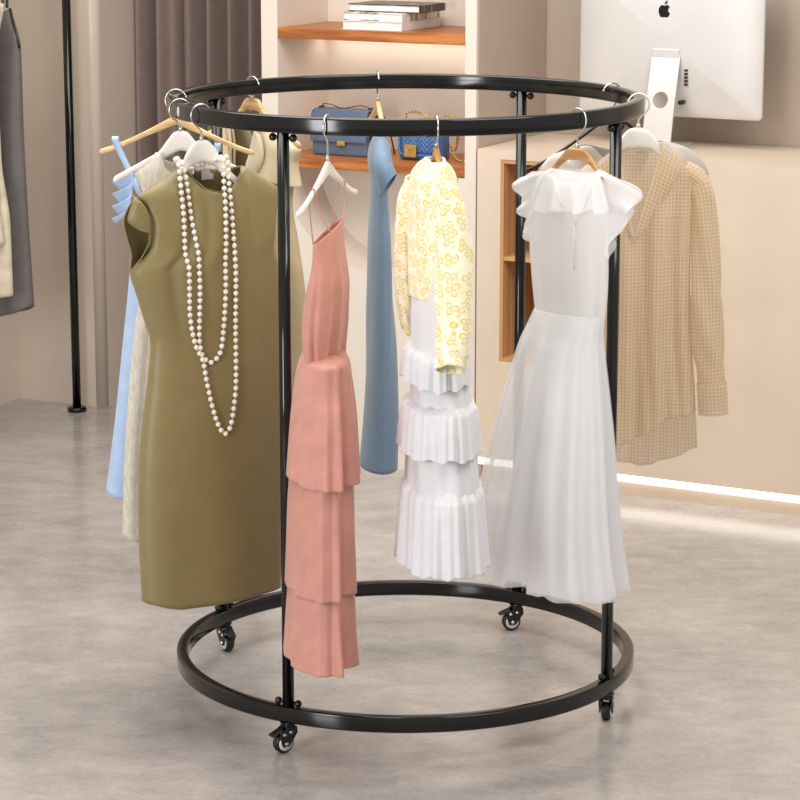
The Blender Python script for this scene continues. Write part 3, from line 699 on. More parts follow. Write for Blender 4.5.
# pearls ------------------------------------------------------------------
def necklace(label, left, right, step=.0166, r=.0064, back=.0):
    pts = []
    for (x, y) in left+right:
        s_, z_ = fr.pl(x, y, .06*fr.fs); s2, z2 = s_, z_; 
        pts.append([s2, fr.fs*(p.front(s2, z2)+r*.9), z2])
    for q in pts:   # over the neck rim the strand lies against the hanger
        if q[2] > 1.37: q[1] = fr.fs*max(abs(q[1]), .035)
    a, b = pts[0], pts[-1]
    pts = [[(a[0]+b[0])/2, -fr.fs*.02, a[2]-.035]]+[[a[0]-.4*(a[0]-b[0])*.3, -fr.fs*.005, a[2]+.002-.01]]+pts+[[b[0]+.4*(a[0]-b[0])*.3, -fr.fs*.005, b[2]-.008]]
    P = np.array(pts); P = np.concatenate([P, P[:1]])
    t = np.concatenate([[0], np.cumsum(np.linalg.norm(np.diff(P, axis=0), axis=1))]); tt = np.linspace(0, t[-1], 1500); Q = np.stack([pchip(t, P[:, k], tt) for k in range(3)], -1)
    for q in Q:
        if q[2] < 1.36 and q[1]*fr.fs > .03: q[1] = fr.fs*(p.front(q[0], q[2])+r*.95)
    z0 = Q[:, 2].min()-r; t2 = np.concatenate([[0], np.cumsum(np.linalg.norm(np.diff(Q, axis=0), axis=1))])
    nk = thing('pearl_necklace', label, 'necklace', fr.loc(z0), fr.rz, 'pearl necklaces on the olive dress')
    bm = nb(); tube(bm, [(q[0], q[1], q[2]-z0) for q in Q[::6]], .0007, 5, True); obj('string', bm, 'paper', nk)
    m = min(100, int(t2[-1]/step)); first = None
    for k in range(m):
        d = t2[-1]*k/m; i = min(np.searchsorted(t2, d), 1499); pos = (Q[i][0], Q[i][1], Q[i][2]-z0)
        if first is None:
            bm = nb(); ball(bm, (0, 0, 0), r, 16); first = obj('pearl', bm, 'pearl', nk); first.location = pos
        else: c = first.copy(); COL.objects.link(c); c.parent = nk; c.location = pos
necklace('longer loop of white pearls reaching lowest down the olive dress', [(183, 160), (184.5, 180), (187, 225), (189, 265), (191, 310), (197, 345), (204, 362), (206.5, 380), (211, 405), (217, 425)], [(223, 433), (228, 427), (232, 408), (235, 380), (236, 330), (235.5, 280), (234, 230), (232.5, 190), (231.5, 158)])
necklace('shorter loop of white pearls inside the longer one on the olive dress', [(187, 163), (191, 180), (195, 215), (199, 260), (200, 300), (200.5, 335), (203, 355)], [(211, 362.5), (220, 354), (223.5, 335), (225, 290), (225.5, 250), (226, 210), (227, 185), (228, 160)])

# ================================================================== oatmeal dress
fr = ringframe(-70.5)
hanger(fr, 'white contoured hanger above the oatmeal linen dress', 'white_plastic', (182, 130), (.17, .085), (.05, .015), .014, prof=[(0, 0), (.015, .004), (.032, .022), (.055, .05), (.085, .066), (.17, .108)])
zl = fr.pl(128, 540)[1]
cr_ = thing('linen_dress', 'oatmeal linen dress hanging directly behind the olive dress', 'dress', fr.loc(zl), fr.rz)
p2 = Panel(fr, [(134, 171), (142, 195), (139, 225), (134, 262), (140, 295), (135, 330), (130, 385), (126, 440), (124, 490), (123, 538)], [(228, 170), (222, 190), (224, 225), (229, 262), (230, 300), (233, 385), (236, 440), (240, 538)], [(.3, .045), (.8, .04), (1.1, .035), (1.45, .024)])
p2.fold = lambda c, z, s: .008*np.sin(c*34+.6*np.sin(z*3))*np.clip((1.2-z)/.4, .1, 1)+wr(c*.3, z, .003, 5, (20, 60))
p2.build('body', 'linen', cr_, zl, [(134, 171), (150, 160), (158, 153), (164, 168), (182, 178), (199, 167), (204, 150), (228, 170)], [(134, 171), (150, 160), (158, 153), (166, 160), (182, 164), (197, 160), (204, 150), (228, 170)], [(123, 536), (136, 540), (180, 533), (240, 526)], None, (.24, .76), (fr.pl(134, 262)[1], fr.pl(134, 171)[1], .012))

# ================================================================== sky blue dress
fr = ringframe(-95)
hanger(fr, 'golden wooden hanger holding the sky blue strappy dress', 'hanger_gold', (163, 114), (.2, .09), (.026, .014), .013, .78)
zs = fr.pl(108, 492)[1]
sk = thing('strappy_dress', 'sky blue strappy dress with ruffled top at the far left of the round rack', 'dress', fr.loc(zs), fr.rz)
p3 = Panel(fr, [(139, 190), (134, 215), (132, 240), (129, 285), (123, 345), (116, 415), (106.5, 491)], [(205, 194), (207, 240), (208, 300), (214, 360), (224, 430), (236, 494)], [(.3, .05), (.9, .04), (1.2, .03), (1.4, .02)])
p3.fold = lambda c, z, s: .012*np.sin(c*26)*np.clip((1.15-z)/.6, 0, 1)
p3.build('body', 'sky', sk, zs, [(139, 190), (172, 202), (205, 194)], [(139, 190), (172, 198), (205, 194)], [(106.5, 490), (122, 496), (170, 500), (236, 494)], None)
for (a_, b_) in (((115.5, 138), (141, 193)), ((218, 144), (203, 196))):
    bm = nb(); A_ = fr.pl(*a_); B_ = fr.pl(*b_)
    ribbon(bm, [(A_[0], -.01, A_[1]-.02-zs), (A_[0], -.008, A_[1]-zs-.002), (A_[0], 0, A_[1]+.004-zs), (A_[0], .009, A_[1]-.003-zs), (A_[0]*.93+B_[0]*.07, .009, A_[1]*.9+B_[1]*.1-zs), (B_[0], .014, B_[1]-zs)], .017, 20)
    obj('strap', bm, 'sky', sk, True, (SOL(.0015),))
bm = nb(); A_ = fr.pl(136, 172); B_ = fr.pl(130, 212)
n = 120; P = np.zeros((9, n, 3)); UVv = np.zeros((9, n, 2))
for i in range(9):
    for j in range(n):
        q = j/(n-1); k = i/8; s_ = A_[0]+(B_[0]-A_[0])*q; z_ = A_[1]+(B_[1]-A_[1])*q
        tri = 2*abs(2*((q*3.2)%1)-1)-1; P[i, j] = (s_+.046*k*(1-.3*q)+.010*tri*k, fr.fs*(.014+.020*k*tri), z_-zs-.03*k+.010*k*tri); UVv[i, j] = (q*.15, k*.06)
grid(bm, P, UVv); obj('ruffle', bm, 'sky', sk, True, (SOL(.0012),))

# ================================================================== khaki coat (back left)
fr = ringframe(-135.5)
hanger(fr, 'wooden hanger at the back left of the ring holding the khaki coat', 'hanger_wood', (250, 97), (.19, .07), (.034, .016), .013, prof=[(0, 0), (.022, .003), (.05, .035), (.09, .062), (.19, .108)])
zk = fr.pl(262, 420)[1]
kh = thing('trench_coat', 'khaki sleeveless coat with pale storm flap seen behind the front left post', 'coat', fr.loc(zk), fr.rz)
p4 = Panel(fr, [(205, 156), (211, 185), (214, 215), (212, 300), (208, 425)], [(300, 150), (292, 178), (290, 205), (297, 250), (303, 300), (306, 425)], [(.5, .05), (1.0, .045), (1.25, .04), (1.45, .025)])
p4.fold = lambda c, z, s: wr(c*.4, z, .004, 9, (10, 40))
sh = [(205, 156), (222, 138), (236, 122)]; shr = [(268, 122), (284, 134), (300, 150)]
p4.build('body', 'khaki', kh, zk, sh+[(246, 170), (251, 205), (257, 172)]+shr, sh+[(246, 168), (251, 203), (257, 170)]+shr, [(208, 422), (257, 426), (306, 422)], None, (.3, .7))
p5 = Panel(fr, [(203, 156), (206, 172), (210, 190)], [(301, 150), (296, 164), (299, 187)], [(1.0, .05), (1.25, .048), (1.45, .03)])
o = p5.build('storm_flap', 'khaki_light', kh, zk, sh+[(246, 170), (251, 188), (257, 172)]+shr, sh+[(246, 168), (251, 186), (257, 170)]+shr, [(208, 170), (225, 186), (251, 206), (272, 180), (299, 187)], None, (.3, .7), NV=40)
tag(o, 'pale khaki storm flap')
bm = nb()
for sx_, sp_ in (((236, 122), (249, 190)), ((268, 122), (254, 190))):
    A_ = fr.pl(*sx_); B_ = fr.pl(*sp_)
    n = 16; P = np.zeros((n, 5, 3))
    for i in range(n):
        q = i/(n-1)
        for j in range(5):
            k = j/4; w = .05*math.sin(PI*min(1, q*1.1+.12))*(1 if sx_[0] < 250 else -1); x = A_[0]+(B_[0]-A_[0])*q+w*k; P[i, j] = (x, fr.fs*(.045+.01*math.sin(PI*k)), A_[1]+(B_[1]-A_[1])*q-zk-.03*k)
    grid(bm, P)
obj('lapel', bm, 'khaki_light', kh, True, (SOL(.002),))

# ================================================================== dusty blue dress (back)
fr = ringframe(-172.5)
hanger(fr, 'wooden hanger at the back of the ring holding the dusty blue dress', 'hanger_gold', (378, 100), (.2, .07), (.032, .016), .014, .72)
zb = fr.pl(378, 470)[1]
bl_ = thing('short_sleeved_dress', 'dusty blue short-sleeved dress seen edge-on at the back of the round rack', 'dress', fr.loc(zb), fr.rz)
tb = Tube(fr, [(132, 372, 388, .16), (140, 370, 390, .2), (160, 367.5, 391, .25), (180, 370, 388, .23), (200, 370, 388.5, .25), (240, 368, 391, .28), (300, 367, 393.5, .3), (350, 366, 396, .32), (415, 363, 397.5, .33), (463, 359.5, 396.5, .34)])
tb.build('body', 'blue', bl_, zb, lambda a, z, t: .004*np.sin(3*a+2*np.sin(z*4))*t+wr(a*.1, z, .0015, 3, (15, 60)), None, e2=1.1, cap=16)
# cap sleeve at the camera end
A_ = fr.pl(379, 150)
xs = -.155
zz0 = lambda y: fr.face(y, 370, 390)[0]
limb('sleeve', 'blue', bl_, [(-.09, .003, zz0(142)-zb), (-.14, .006, zz0(147)-zb), (-.175, .007, zz0(157)-zb), (-.188, .0, zz0(168)-zb), (-.19, -.006, zz0(177)-zb)], [(.02, .016), (.03, .020), (.034, .0235), (.034, .0235), (.034, .022)], 40, 36, None, .003, axis=(1, 0, 0), cut=(-.6, .9, .026))

# ================================================================== pink dress
fr = ringframe(-18)
hanger(fr, 'slim white hanger holding the pink tiered dress', 'white_plastic', (326, 160), (.205, .095), (.034, .013), .011, .7)
zp = fr.pl(325, 676)[1]
pk = thing('tiered_dress', 'dusty pink strappy dress with three skirt tiers beside the front left post', 'dress', fr.loc(zp), fr.rz)
turn = math.radians(22)
body = Tube(fr, [(228, 314, 343, .26), (243, 313.5, 343, .27), (260, 312, 344.5, .3), (292, 306.5, 347.5, .36), (320, 304.5, 346, .36), (345, 306, 343.5, .32), (362, 308, 342, .3), (380, 312, 340, .3)])
body.build('bodice', 'pink', pk, zp, lambda a, z, t: .006*np.sin(7*a+3*z)*t**1.2+.004*np.sin(13*a-4*z)*t**1.2, None, 200, 70, topdz=lambda a: .013*np.sin(a)-.018*np.cos(a)-.006)
# the neckline dips between the near and far shoulder: cut by a lowered front rim
def tier(rows, name, seed, amp=.010, **k):
    tb = Tube(fr, rows, turn)
    def f(a, z, t):
        g = np.random.default_rng(seed); q = .25+.75*t
        # broad flat panels with sharp turned edges on the side away from the near ridge
        d = np.mod(a+PI, 2*PI)-PI
        fa = .024*np.exp(-((d-.42)/.10)**2)-.026*np.exp(-((d-.62)/.12)**2)+.016*np.exp(-((d-1.0)/.13)**2)-.012*np.exp(-((d-1.3)/.15)**2)
        return q*fa+.004*np.sin(9*a+seed)*t+.002*np.sin(17*a+seed*2)*t
    return tb.build(name, 'pink', pk, zp, f, None, 220, 50, e2=1.15, **k)
Q = .42
tier([(352, 304, 346, .3), (362, 299, 350, .38), (378, 295, 352, Q), (406, 291.5, 355.5, Q), (440, 289, 357.5, Q), (472, 287, 359, Q)], 'upper_tier', 1, thick=.003, cap=30)
tier([(455, 291, 353, Q), (500, 288, 354.5, Q), (545, 287, 355.5, Q), (580, 286, 356, Q)], 'middle_tier', 2, thick=.003)
tier([(570, 289, 354, Q), (610, 286.5, 356, Q), (650, 284.5, 358.5, Q)], 'lower_tier', 3, thick=.003)
def neck_pt(a):
    a = math.radians(a); return (body.CX[0]+body.A[0]*math.cos(a), body.CY[0]+body.B[0]*math.sin(a), body.Z.max()+.013*math.sin(a)-.018*math.cos(a)-.008-zp)
for (sx_, af, ab) in ((.10, 62, -40), (-.10, 118, 220)):
    zt2 = fr.pl(326, 160)[1]-.095*(1-(1-abs(sx_)/.205)**(1/.7))+.004
    bm = nb(); ribbon(bm, [neck_pt(af), (sx_*.97, .010, zt2-.04-zp), (sx_, .008, zt2-.012-zp), (sx_, 0, zt2-zp), (sx_, -.008, zt2-.012-zp), (sx_*.97, -.010, zt2-.04-zp), neck_pt(ab)], .0055, 50)
    obj('strap', bm, 'pink', pk, True, (SOL(.0015),))

# ================================================================== cardigan and tiered skirt
fr = ringframe(7)
hanger(fr, 'wooden hanger inside the yellow bow cardigan', 'hanger_brown', (433, 143), (.14, .075), (.045, .018), .016, .7)
zc2 = fr.pl(440, 376)[1]
cdg = thing('cardigan', 'cream cardigan with yellow bow pattern hanging at the front of the round rack', 'cardigan', fr.loc(zc2), fr.rz)
cb = Tube(fr, [(160, 424, 444, .4), (166, 417, 451, .42), (176, 411, 456, .44), (195, 409, 460, .46), (230, 409, 462, .48), (265, 409, 461, .48), (294, 409.5, 459, .48)])
cb.build('body', 'bows', cdg, zc2, lambda a, z, t: (.003*np.sin(5*a+z*8)+wr(a*.1, z, .002, 6, (12, 40)))*t*(1-.5*t), None, 160, 80, cap=0, thick=.003)
zz = lambda y, x0=440: fr.face(y, x0, x0+2)[0]
def lx(px, py, s_):                                   # local y so that a point s_ along the hanger shows at this pixel
    P = fr.P+fr.X*s_; d = on_plane(px, py, P, np.array([0, -1., 0]))-P; return float(d@RT)/float(fr.Y@RT), float(d[2])
def sleeve(name, s_, rows, deep, mat='bows'):
    pts = []; rad = []
    for (py, xl, xr), ss in zip(rows, np.linspace(s_[0], s_[1], len(rows))):
        y, z = lx((xl+xr)/2, py, ss); y0, _ = lx(xl, py, ss); y1, _ = lx(xr, py, ss); pts.append((ss, y, z-zc2)); rad.append((deep, abs(y1-y0)/2))
    return limb(name, mat, cdg, pts, rad, 60, 44, lambda a, t: .003*math.sin(3*a+t*14)*t+.0015*math.sin(5*a+t*31), .003, axis=(1, 0, 0))
sleeve('sleeve', (.11, .19), [(169, 436, 448), (184, 433, 454), (205, 432, 463), (237, 434, 469.5), (275, 436, 473), (322, 436.5, 472), (358, 436.5, 466), (370, 437, 464)], .04)
sleeve('sleeve', (-.1, -.17), [(180, 406, 424), (200, 399, 418), (225, 396, 414), (250, 395, 411.5), (281, 395.5, 411), (312, 399, 410.5), (328, 403.5, 410)], .035)
zr_ = zz(161); bm = nb(); tube(bm, [(.012+.062*math.cos(a), cb.CY[0]+.02*math.sin(a), zr_-.006*math.cos(2*a)-zc2) for a in np.linspace(0, 2*PI, 40)[:-1]], .0045, 8, True); obj('neck_rib', bm, 'bows', cdg)
bm = nb()
for y_ in (196, 222, 248, 274):
    yv, zv = lx(431, y_, .1)
ztr = fr.pl(440, 576)[1]
tk = thing('ruffled_dress', 'white tiered ruffled dress hanging under the yellow bow cardigan', 'dress', fr.loc(ztr), fr.rz)
q = .5
und = Tube(fr, [(172, 424, 446, .3), (230, 416, 456, .36), (300, 411, 460, .42), (350, 411, 465, q), (400, 411, 471, q), (440, 408, 475, q), (480, 406, 479, q), (515, 405, 480, q)])
und.build('underlayer', 'white_cotton', tk, ztr, lambda a, z, t: .0025*np.sin(12*a)*t+.002*np.sin(5*a+z*7), None, 180, 120)
def frill(rows, seed, k1, k2, amp):
    tb = Tube(fr, rows); g = np.random.default_rng(seed); ph = g.uniform(0, 6, 6)
    def f(a, z, t):
        w = np.sin(k1*a+ph[0]+1.1*np.sin(3*a+ph[1])+.5*np.sin(5*a+ph[5])); w2 = np.sin(k2*a+ph[2]+.8*np.sin(2*a+ph[3])); gath = .35+.65*t
        m = .65+.35*np.sin(4*a+ph[4])
        return amp*gath*(np.sign(w)*np.abs(w)**.7*.75*m+.4*w2)-.02*np.clip(1-t*6, 0, 1)
    return tb.build('ruffle', 'white_cotton', tk, ztr, f, lambda a: .004*np.sin(k1*a+1)+.004*np.sin(3*a+ph[1]), 380, 60, thick=.002)
frill([(342, 410, 464, q), (353, 404, 469, q), (378, 402, 471, q)], 1, 11, 23, .008)
frill([(394, 410, 472, q), (405, 403, 476, q), (446, 399, 479, q)], 2, 11, 24, .009)
frill([(472, 407, 480, q), (484, 402, 482, q), (520, 399, 484.5, q), (557, 397, 487, q)], 3, 12, 25, .0115)

# ================================================================== white organza dress
fr = ringframe(44)
hanger(fr, 'wooden hanger holding the white organza dress', 'hanger_brown', (574, 147), (.12, .085), (.03, .014), .014, prof=[(0, 0), (.022, .002), (.05, .024), (.075, .05), (.12, .085)])
zo = fr.pl(545, 602)[1]
og = thing('organza_dress', 'sheer white organza dress with ruffled collar at front right of the round rack', 'dress', fr.loc(zo), fr.rz)
top_rows = [(170, 553, 597, .3), (182, 540, 602, .3), (210, 533, 606, .34), (245, 532, 606, .38), (275, 533.5, 605.5, .4), (305, 536, 603, .42), (318, 537.5, 601, .45), (330, 538, 600, .5)]
tbod = Tube(fr, top_rows); tbod.build('bodice', 'sheer2', og, zo, lambda a, z, t: .004*np.sin(9*a+6*z)*t+wr(a*.1, z, .002, 8, (15, 50)), None, 140, 70)
sl = Tube(fr, [(316, 546, 600, .5), (350, 541, 602, .6), (400, 533, 605, .62), (450, 526, 607, .64), (500, 519, 609, .64), (545, 513, 611, .64), (583, 508, 613, .62)])
def fsk(k, amp, sd):
    g = np.random.default_rng(sd); ph = g.uniform(0, 6, 5)
    def f(a, z, t):
        w = np.sin(k*a+ph[0]+.9*np.sin(2*a+ph[1])); return amp*t**.8*(np.sign(w)*np.abs(w)**.8+.35*np.sin((2*k+1)*a+ph[2]))
    return f
sl.build('slip_skirt', 'slip', og, zo, fsk(8, .028, 2), lambda a: .006*np.sin(5*a), 260, 90)
ov = Tube(fr, [(311, 536, 602, .48), (328, 529, 602, .52), (345, 521.5, 602.5, .58), (380, 512, 606, .62), (435, 498, 611, .64), (500, 484, 615, .64), (545, 477, 619, .62), (579, 472, 624, .6)])
ov.build('overskirt', 'sheer', og, zo, fsk(10, .016, 5), lambda a: .010*np.sin(4*a+1), 300, 90)
for nm_, pp in (('neckline_trim', [(555, 182), (562, 203), (574.5, 226), (585, 205), (592, 180)]), ('front_seam', [(574.5, 226), (574, 245), (574, 270)])):
    bm = nb(); tube(bm, [(q_[0], fr.fs*.056, q_[1]-zo) for q_ in (fr.pl(x, y, fr.fs*.056) for x, y in pp)], .0012, 6); obj(nm_, bm, 'white_cotton', og)
zw = fr.face(319, 545, 601); bm = nb(); P = [(tbod.CX[-2]+(tbod.A[-2]+.0025)*math.cos(a), tbod.CY[-2]+(tbod.B[-2]+.0025)*math.sin(a), zw[0]-zo) for a in np.linspace(0, 2*PI, 60)[:-1]]
tube(bm, P, .0011, 6, True); obj('waist_seam', bm, 'slip', og)
# ruffled cape collar
def collar(name, a_in, b_in, a_out, b_out, z_in, drop, mat, k=9, amp=.016, cx=0., n=260, m=26, seed=0, cy=0.):
    an = np.linspace(0, 2*PI, n, endpoint=False); t = np.linspace(0, 1, m)[:, None]; g = np.random.default_rng(seed); ph = g.uniform(0, 6, 4)
    A = a_in+(a_out-a_in)*t; B = b_in+(b_out-b_in)*t**.7
    w = np.sin(k*an+ph[0]+1.0*np.sin(3*an+ph[1]))
    dr = drop(an); x = cx+(A+amp*.5*t*w)*np.cos(an); y = cy+(B+amp*t*w)*np.sin(an); z = z_in(an)-dr*t**1.25+amp*.6*t*np.sin(k*an+ph[2])
    P = np.stack([x, y, z-zo], -1); UVv = np.stack([np.broadcast_to(an*.1, x.shape), -dr*t], -1); UVv = np.concatenate([UVv, UVv[:, -1:]], 1)
    bm = nb(); grid(bm, P, UVv, wrap=True); return obj(name, bm, mat, og, True, (SOL(.0012),))
def sheet(name, mat, inner, outer, yi, yo, wave=0., k=9., n=90, m=20, side=1, ph=0.):
    """gauze hung between an inner seam and a loose outer edge"""
    I = np.array([fr.pl(*p, side*fr.fs*yi) for p in inner]); E_ = np.array([fr.pl(*p, side*fr.fs*yo) for p in outer]); q = np.linspace(0, 1, n)
    ti, te = np.linspace(0, 1, len(I)), np.linspace(0, 1, len(E_)); P = np.zeros((n, m, 3)); UVv = np.zeros((n, m, 2))
    for a in range(2): 
        A_ = pchip(ti, I[:, a], q)[:, None]; B_ = pchip(te, E_[:, a], q)[:, None]; t = np.linspace(0, 1, m)[None, :]; P[..., 0 if a == 0 else 2] = A_+(B_-A_)*t
    w = (np.sin(k*2*PI*q+ph)+.4*np.sin(k*3.7*PI*q+1+ph))[:, None]
    P[..., 1] = side*fr.fs*(yi+(yo-yi)*t**.7+wave*w*t); P[..., 2] += wave*.35*np.cos(k*2*PI*q+ph)[:, None]*t-zo
    UVv[..., 0] = q[:, None]*.2; UVv[..., 1] = t*.1
    bm = nb(); grid(bm, P, UVv); return obj(name, bm, mat, og, True, (SOL(.0012),))
NK = [(546, 170), (553, 176), (562, 181), (573, 182), (585, 178), (593, 173), (600, 169)]
for side in (1, -1):
    sheet('collar_ruffle', 'sheer2', NK, [(535, 211), (547, 213), (560, 211), (574, 214), (588, 211), (600, 214), (610, 213)], .036, .062, .006, 4, side=side, ph=side)
    sheet('flutter_sleeve', 'sheer2', [(592, 173), (601, 170), (604, 190), (606, 215), (606, 240), (604, 254)], [(614, 180), (641, 192), (634, 209), (626, 222), (617, 238), (606, 258)], .03, .05, .012, 2.5, side=side, ph=.5*side)
    sheet('flutter_sleeve', 'sheer2', [(552, 172), (545, 172), (539, 190), (536, 210), (535, 230), (536, 250)], [(536, 172), (517, 181), (520, 201), (523, 217), (528, 237), (537, 252)], .03, .055, .014, 4, side=side, ph=1.2*side)
# ================================================================== gingham shirt
fr = ringframe(85)
hanger(fr, 'broad white hanger inside the gingham shirt', 'white_plastic', (639, 127), (.16, .07), (.054, .02), .018, prof=[(0, 0), (.02, .004), (.04, .022), (.066, .066), (.1, .10), (.16, .142)], hookmat='white_plastic')
zg = fr.pl(660, 470)[1]
gs = thing('gingham_shirt', 'sheer tan gingham shirt with long sleeves at the right of the round rack', 'shirt', fr.loc(zg), fr.rz)
Lg = [(582, 178), (589, 215), (590, 260), (590, 330), (588, 400), (586, 466)]; Rg = [(699, 178), (693, 205), (691, 232), (690, 260), (691, 330), (695, 400), (697, 449)]
pg = Panel(fr, Lg, Rg, [(.6, .055), (.95, .05), (1.2, .045), (1.42, .03)])
pg.fold = lambda c, z, s: .013*np.sin(c*21+1.2*np.sin(z*4)+s)*np.clip((1.4-z)/.4, 0, 1)+.006*np.sin(c*47+z*3)*np.clip((1.35-z)/.5, 0, 1)+wr(c*.4, z, .004, 12, (15, 60))
shl = [(582, 178), (603, 160), (620, 148)]; shr2 = [(662, 147), (680, 160), (699, 178)]
pg.build('back', 'gingham', gs, zg, [(582, 178), (699, 178)], shl+[(628, 152), (641, 155), (654, 152)]+shr2, [(586, 440), (620, 440), (668, 417), (697, 411)], [(586, 455), (610, 464), (640, 470), (670, 463), (697, 449)], None, None, front=False)
pg.build('front', 'gingham', gs, zg, shl+[(624, 190), (634, 236), (650, 200)]+shr2, shl+shr2, [(586, 430), (612, 441), (640, 433), (668, 417), (697, 411)], None, None, None, back=False)
# collar and open placket edges
bm = nb()
for (a_, b_, sg) in (((619, 148), (634, 234), 1), ((663, 147), (634, 236), -1)):
    A_ = fr.pl(*a_); B_ = fr.pl(*b_); n = 20; P = np.zeros((n, 6, 3)); UVv = np.zeros((n, 6, 2))
    for i in range(n):
        q = i/(n-1); x = A_[0]+(B_[0]-A_[0])*q; z = A_[1]+(B_[1]-A_[1])*q; w = .05*(1-q)**.8*(1 if q > .08 else .8)+.012
        for j in range(6):
            k = j/5; P[i, j] = (x-sg*(w*k)*(fr.X@RT)*1.0+sg*0, fr.fs*(.036+.014*math.sin(PI*min(k+.2, 1))+.012*q), z-zg-.03*k*(1-q)+.012*(1-k)*(1-q)); UVv[i, j] = (w*k, z*1.0)
    grid(bm, P, UVv)
obj('collar', bm, 'gingham', gs, True, (SOL(.002),))
A_ = fr.pl(641, 140); bm = nb(); P = np.zeros((30, 5, 3)); UVv = np.zeros((30, 5, 2))
sA = fr.pl(618, 148); sB = fr.pl(664, 147)
for i in range(30):
    q = i/29; x = sA[0]+(sB[0]-sA[0])*q
    for j in range(5): P[i, j] = (x*(1-.08*j/4), -fr.fs*.035*math.sin(PI*q)+fr.fs*.02*(1-math.sin(PI*q)), sA[1]-.012+.026*j/4-zg); UVv[i, j] = (x, .03*j/4)
grid(bm, P, UVv); obj('collar_stand', bm, 'gingham', gs, True, (SOL(.002),))
def gsl(rows, ys):
    pts, rad = [], []
    for (py, xl, xr), y in zip(rows, ys):
        a = fr.pl(xl, py); b = fr.pl(xr, py); pts.append(((a[0]+b[0])/2, y*fr.fs, (a[1]+b[1])/2-zg)); rad.append((abs(a[0]-b[0])/2, min(.036, abs(a[0]-b[0])/2*.9)))
    return pts, rad
pts, rad = gsl([(166, 676, 690), (178, 684, 706), (192, 690, 713.5), (231, 692.5, 717.5), (280, 691, 721), (310, 689.5, 722), (345, 692, 723.5), (366, 696, 724), (383, 698, 725)], [.0, .0, .004, .008, .012, .014, .016, .018, .02])
limb('sleeve', 'gingham', gs, pts, rad, 70, 48, lambda a, t: .0035*math.sin(4*a+t*20)*math.sin(PI*t), .0016)
pts, rad = gsl([(381, 697.5, 725.5), (412, 699, 727)], [.02, .021]); limb('cuff', 'gingham', gs, pts, [(a+.002, b+.002) for a, b in rad], 8, 40, None, .002)
pts, rad = gsl([(166, 592, 606), (180, 576, 598), (200, 569, 592), (240, 566, 590), (310, 565, 592), (380, 566, 590)], [.0, .0, -.002, -.006, -.01, -.012]); limb('sleeve', 'gingham', gs, pts, rad, 60, 40, lambda a, t: .003*math.sin(4*a+t*20)*math.sin(PI*t), .0016)
bm = nb(); P = np.zeros((8, 8, 3)); UVv = np.zeros((8, 8, 2))
for i in range(8):
    for j in range(8):
        s_, z_ = fr.pl(664+26*j/7, 216+40*i/7); P[i, j] = (s_, fr.fs*(pg.front(s_, z_)+.0015), z_-zg); UVv[i, j] = (s_+.004, z_+.003)
grid(bm, P, UVv); obj('chest_pocket', bm, 'gingham', gs, True)

# ================================================================== satin blouse (behind the shirt)
fr = ringframe(113)
hanger(fr, 'thin black hanger of the satin blouse behind the gingham shirt', 'black', (612, 111), (.25, .14), (.012, .009), .008, .8, hookmat='chrome')
zs2 = fr.pl(620, 330)[1]
sb = thing('satin_blouse', 'champagne satin blouse mostly hidden behind the gingham shirt', 'blouse', fr.loc(zs2), fr.rz)
ps = Panel(fr, [(536, 178), (545, 200), (552, 240), (556, 330)], [(709, 174), (700, 195), (690, 230), (686, 330)], [(.9, .05), (1.2, .045), (1.42, .028)])
ps.fold = lambda c, z, s: .008*np.sin(c*30+z*30)+wr(c*.4, z, .009, 15, (30, 80))
ps.build('body', 'satin', sb, zs2, [(536, 178), (541, 165), (556, 153), (585, 145), (600, 160), (620, 185), (640, 160), (655, 141), (680, 145), (700, 158), (709, 174)], [(536, 178), (541, 165), (556, 153), (585, 145), (620, 150), (655, 141), (680, 145), (700, 158), (709, 174)], [(556, 330), (620, 334), (686, 330)], None, (.26, .72))

# ================================================================== garments on the wall rail
P0 = np.array(room(-1.858, -.26)); 
def railframe(b): return Frame(np.array(room(-1.858, b)), U)
fr = railframe(-.30)
RTOP = RH+.0125
hanger(fr, 'wooden hanger on the left rail holding the charcoal dress', 'hanger_wood', (-23, -20), (.19, .05), (.034, .015), .013, .7, bar_z=RH, bar_rad=.0125, ring_top=RTOP, hook_r=.022)
zg2 = fr.pl(10, 311)[1]
gd = thing('slip_dress', 'charcoal grey sleeveless dress hanging from the rail at left edge', 'dress', fr.loc(zg2), fr.rz)
pd = Panel(fr, [(-52, 5), (-56, 46), (-58, 120), (-62, 200), (-70, 310)], [(10, 9), (20, 48), (22, 120), (26, 200), (33, 310)], [(.4, .06), (.9, .05), (1.3, .045), (1.6, .025)])
pd.fold = lambda c, z, s: .010*np.sin(c*22+z)*np.clip((1.4-z)/.7, 0, 1)
pd.build('body', 'grey', gd, zg2, [(-52, 5), (-44, 4), (-23, 22), (0, 14), (10, 9)], [(-52, 5), (-44, 4), (-23, 12), (0, 12), (10, 9)], [(-70, 309), (-25, 316), (20, 312), (33, 306)], None)
bm = nb(); pts = []
for (x, y) in ((11, 8), (13.5, 20), (17, 36), (20.5, 48)):
    s_, z_ = fr.pl(x, y); pts.append((s_, fr.fs*.006, z_-zg2))
tube(bm, pts, .005, 8); obj('armhole_binding', bm, 'dark', gd)
for x in (-50, 5):
    bm = nb(); A_ = fr.pl(x, 8); B_ = fr.pl(x, -16); ribbon(bm, [(A_[0], .012, A_[1]-zg2), (B_[0], .012, B_[1]-zg2), (B_[0], 0, B_[1]+.012-zg2), (B_[0], -.012, B_[1]-zg2), (A_[0], -.012, A_[1]-zg2)], .012, 24)
    obj('strap', bm, 'grey', gd, True, (SOL(.002),))
fr = railframe(-.45)
hanger(fr, 'wooden hanger on the left rail holding the beige jacket', 'hanger_wood', (-50, -24), (.19, .05), (.034, .015), .013, .7, bar_z=RH, bar_rad=.0125, ring_top=RTOP, hook_r=.022)
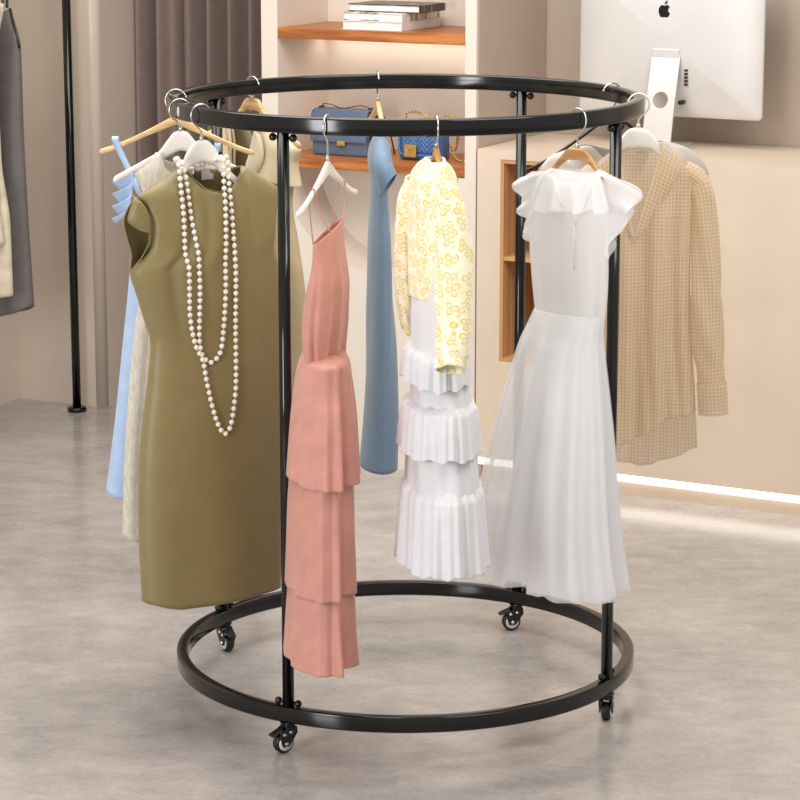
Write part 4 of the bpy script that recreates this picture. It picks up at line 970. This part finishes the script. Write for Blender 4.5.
zj = fr.pl(0, 300)[1]
jk = thing('knit_jacket', 'beige knit jacket cut off by the left edge in front of the charcoal dress', 'jacket', fr.loc(zj), fr.rz)
pj = Panel(fr, [(-95, 4), (-100, 60), (-102, 296)], [(4, 4), (-4, 60), (0, 160), (9, 225), (12, 296)], [(.4, .05), (1.0, .05), (1.6, .02)])
pj.fold = lambda c, z, s: wr(c*.4, z, .003, 21, (10, 40))
pj.build('body', 'beige_knit', jk, zj, [(-95, 4), (-50, -12), (2, 4)], [(-95, 4), (-50, -14), (2, 4)], [(-102, 294), (-40, 300), (12, 296)], None, (.4, .6))
bm = nb()
pts, rad = [], []
for (py, xl, xr) in ((6, -8, 6), (30, -8, 4), (90, -12, 2), (150, -14, 2), (200, -14, 6), (243, -12, 11)):
    a = fr.pl(xl, py); b = fr.pl(xr, py); pts.append(((a[0]+b[0])/2, fr.fs*.045, (a[1]+b[1])/2-zj)); rad.append((abs(a[0]-b[0])/2, .03))
limb('sleeve', 'beige_knit', jk, pts, rad, 40, 30)

# ------------------------------------------------------------------ light
def area(name, loc, target, size, energy, colr=(1, 1, 1), sy=None):
    ld = bpy.data.lights.new(name, 'AREA'); ld.energy = energy; ld.color = colr; ld.size = size
    if sy: ld.shape = 'RECTANGLE'; ld.size_y = sy
    o = bpy.data.objects.new(name, ld); COL.objects.link(o); o.location = loc
    o.rotation_euler = (Vector(target)-Vector(loc)).to_track_quat('-Z', 'Y').to_euler(); return o
area('ceiling_lamp', (-.7, .5, 3.4), (-.5, .7, 0), 2.4, 75, (1, .97, .93))
area('ceiling_lamp', (1.5, -1.4, 3.4), (.6, .6, 0), 1.6, 42, (1, .94, .86))
area('window_daylight', (-2.65, -3.6, 1.45), (0, .3, 1.1), .85, 72, (.97, .985, 1), 2.1)
w = bpy.data.worlds.new('room_ambient'); sc.world = w; w.use_nodes = True
bg = w.node_tree.nodes['Background']; bg.inputs[0].default_value = (1, .975, .95, 1); bg.inputs[1].default_value = .5
sc.view_settings.view_transform = 'Standard'; sc.view_settings.look = 'None'; sc.view_settings.gamma = 1; sc.view_settings.exposure = .26
sc.view_settings.use_curve_mapping = False
sc.cycles.transparent_max_bounces = 24
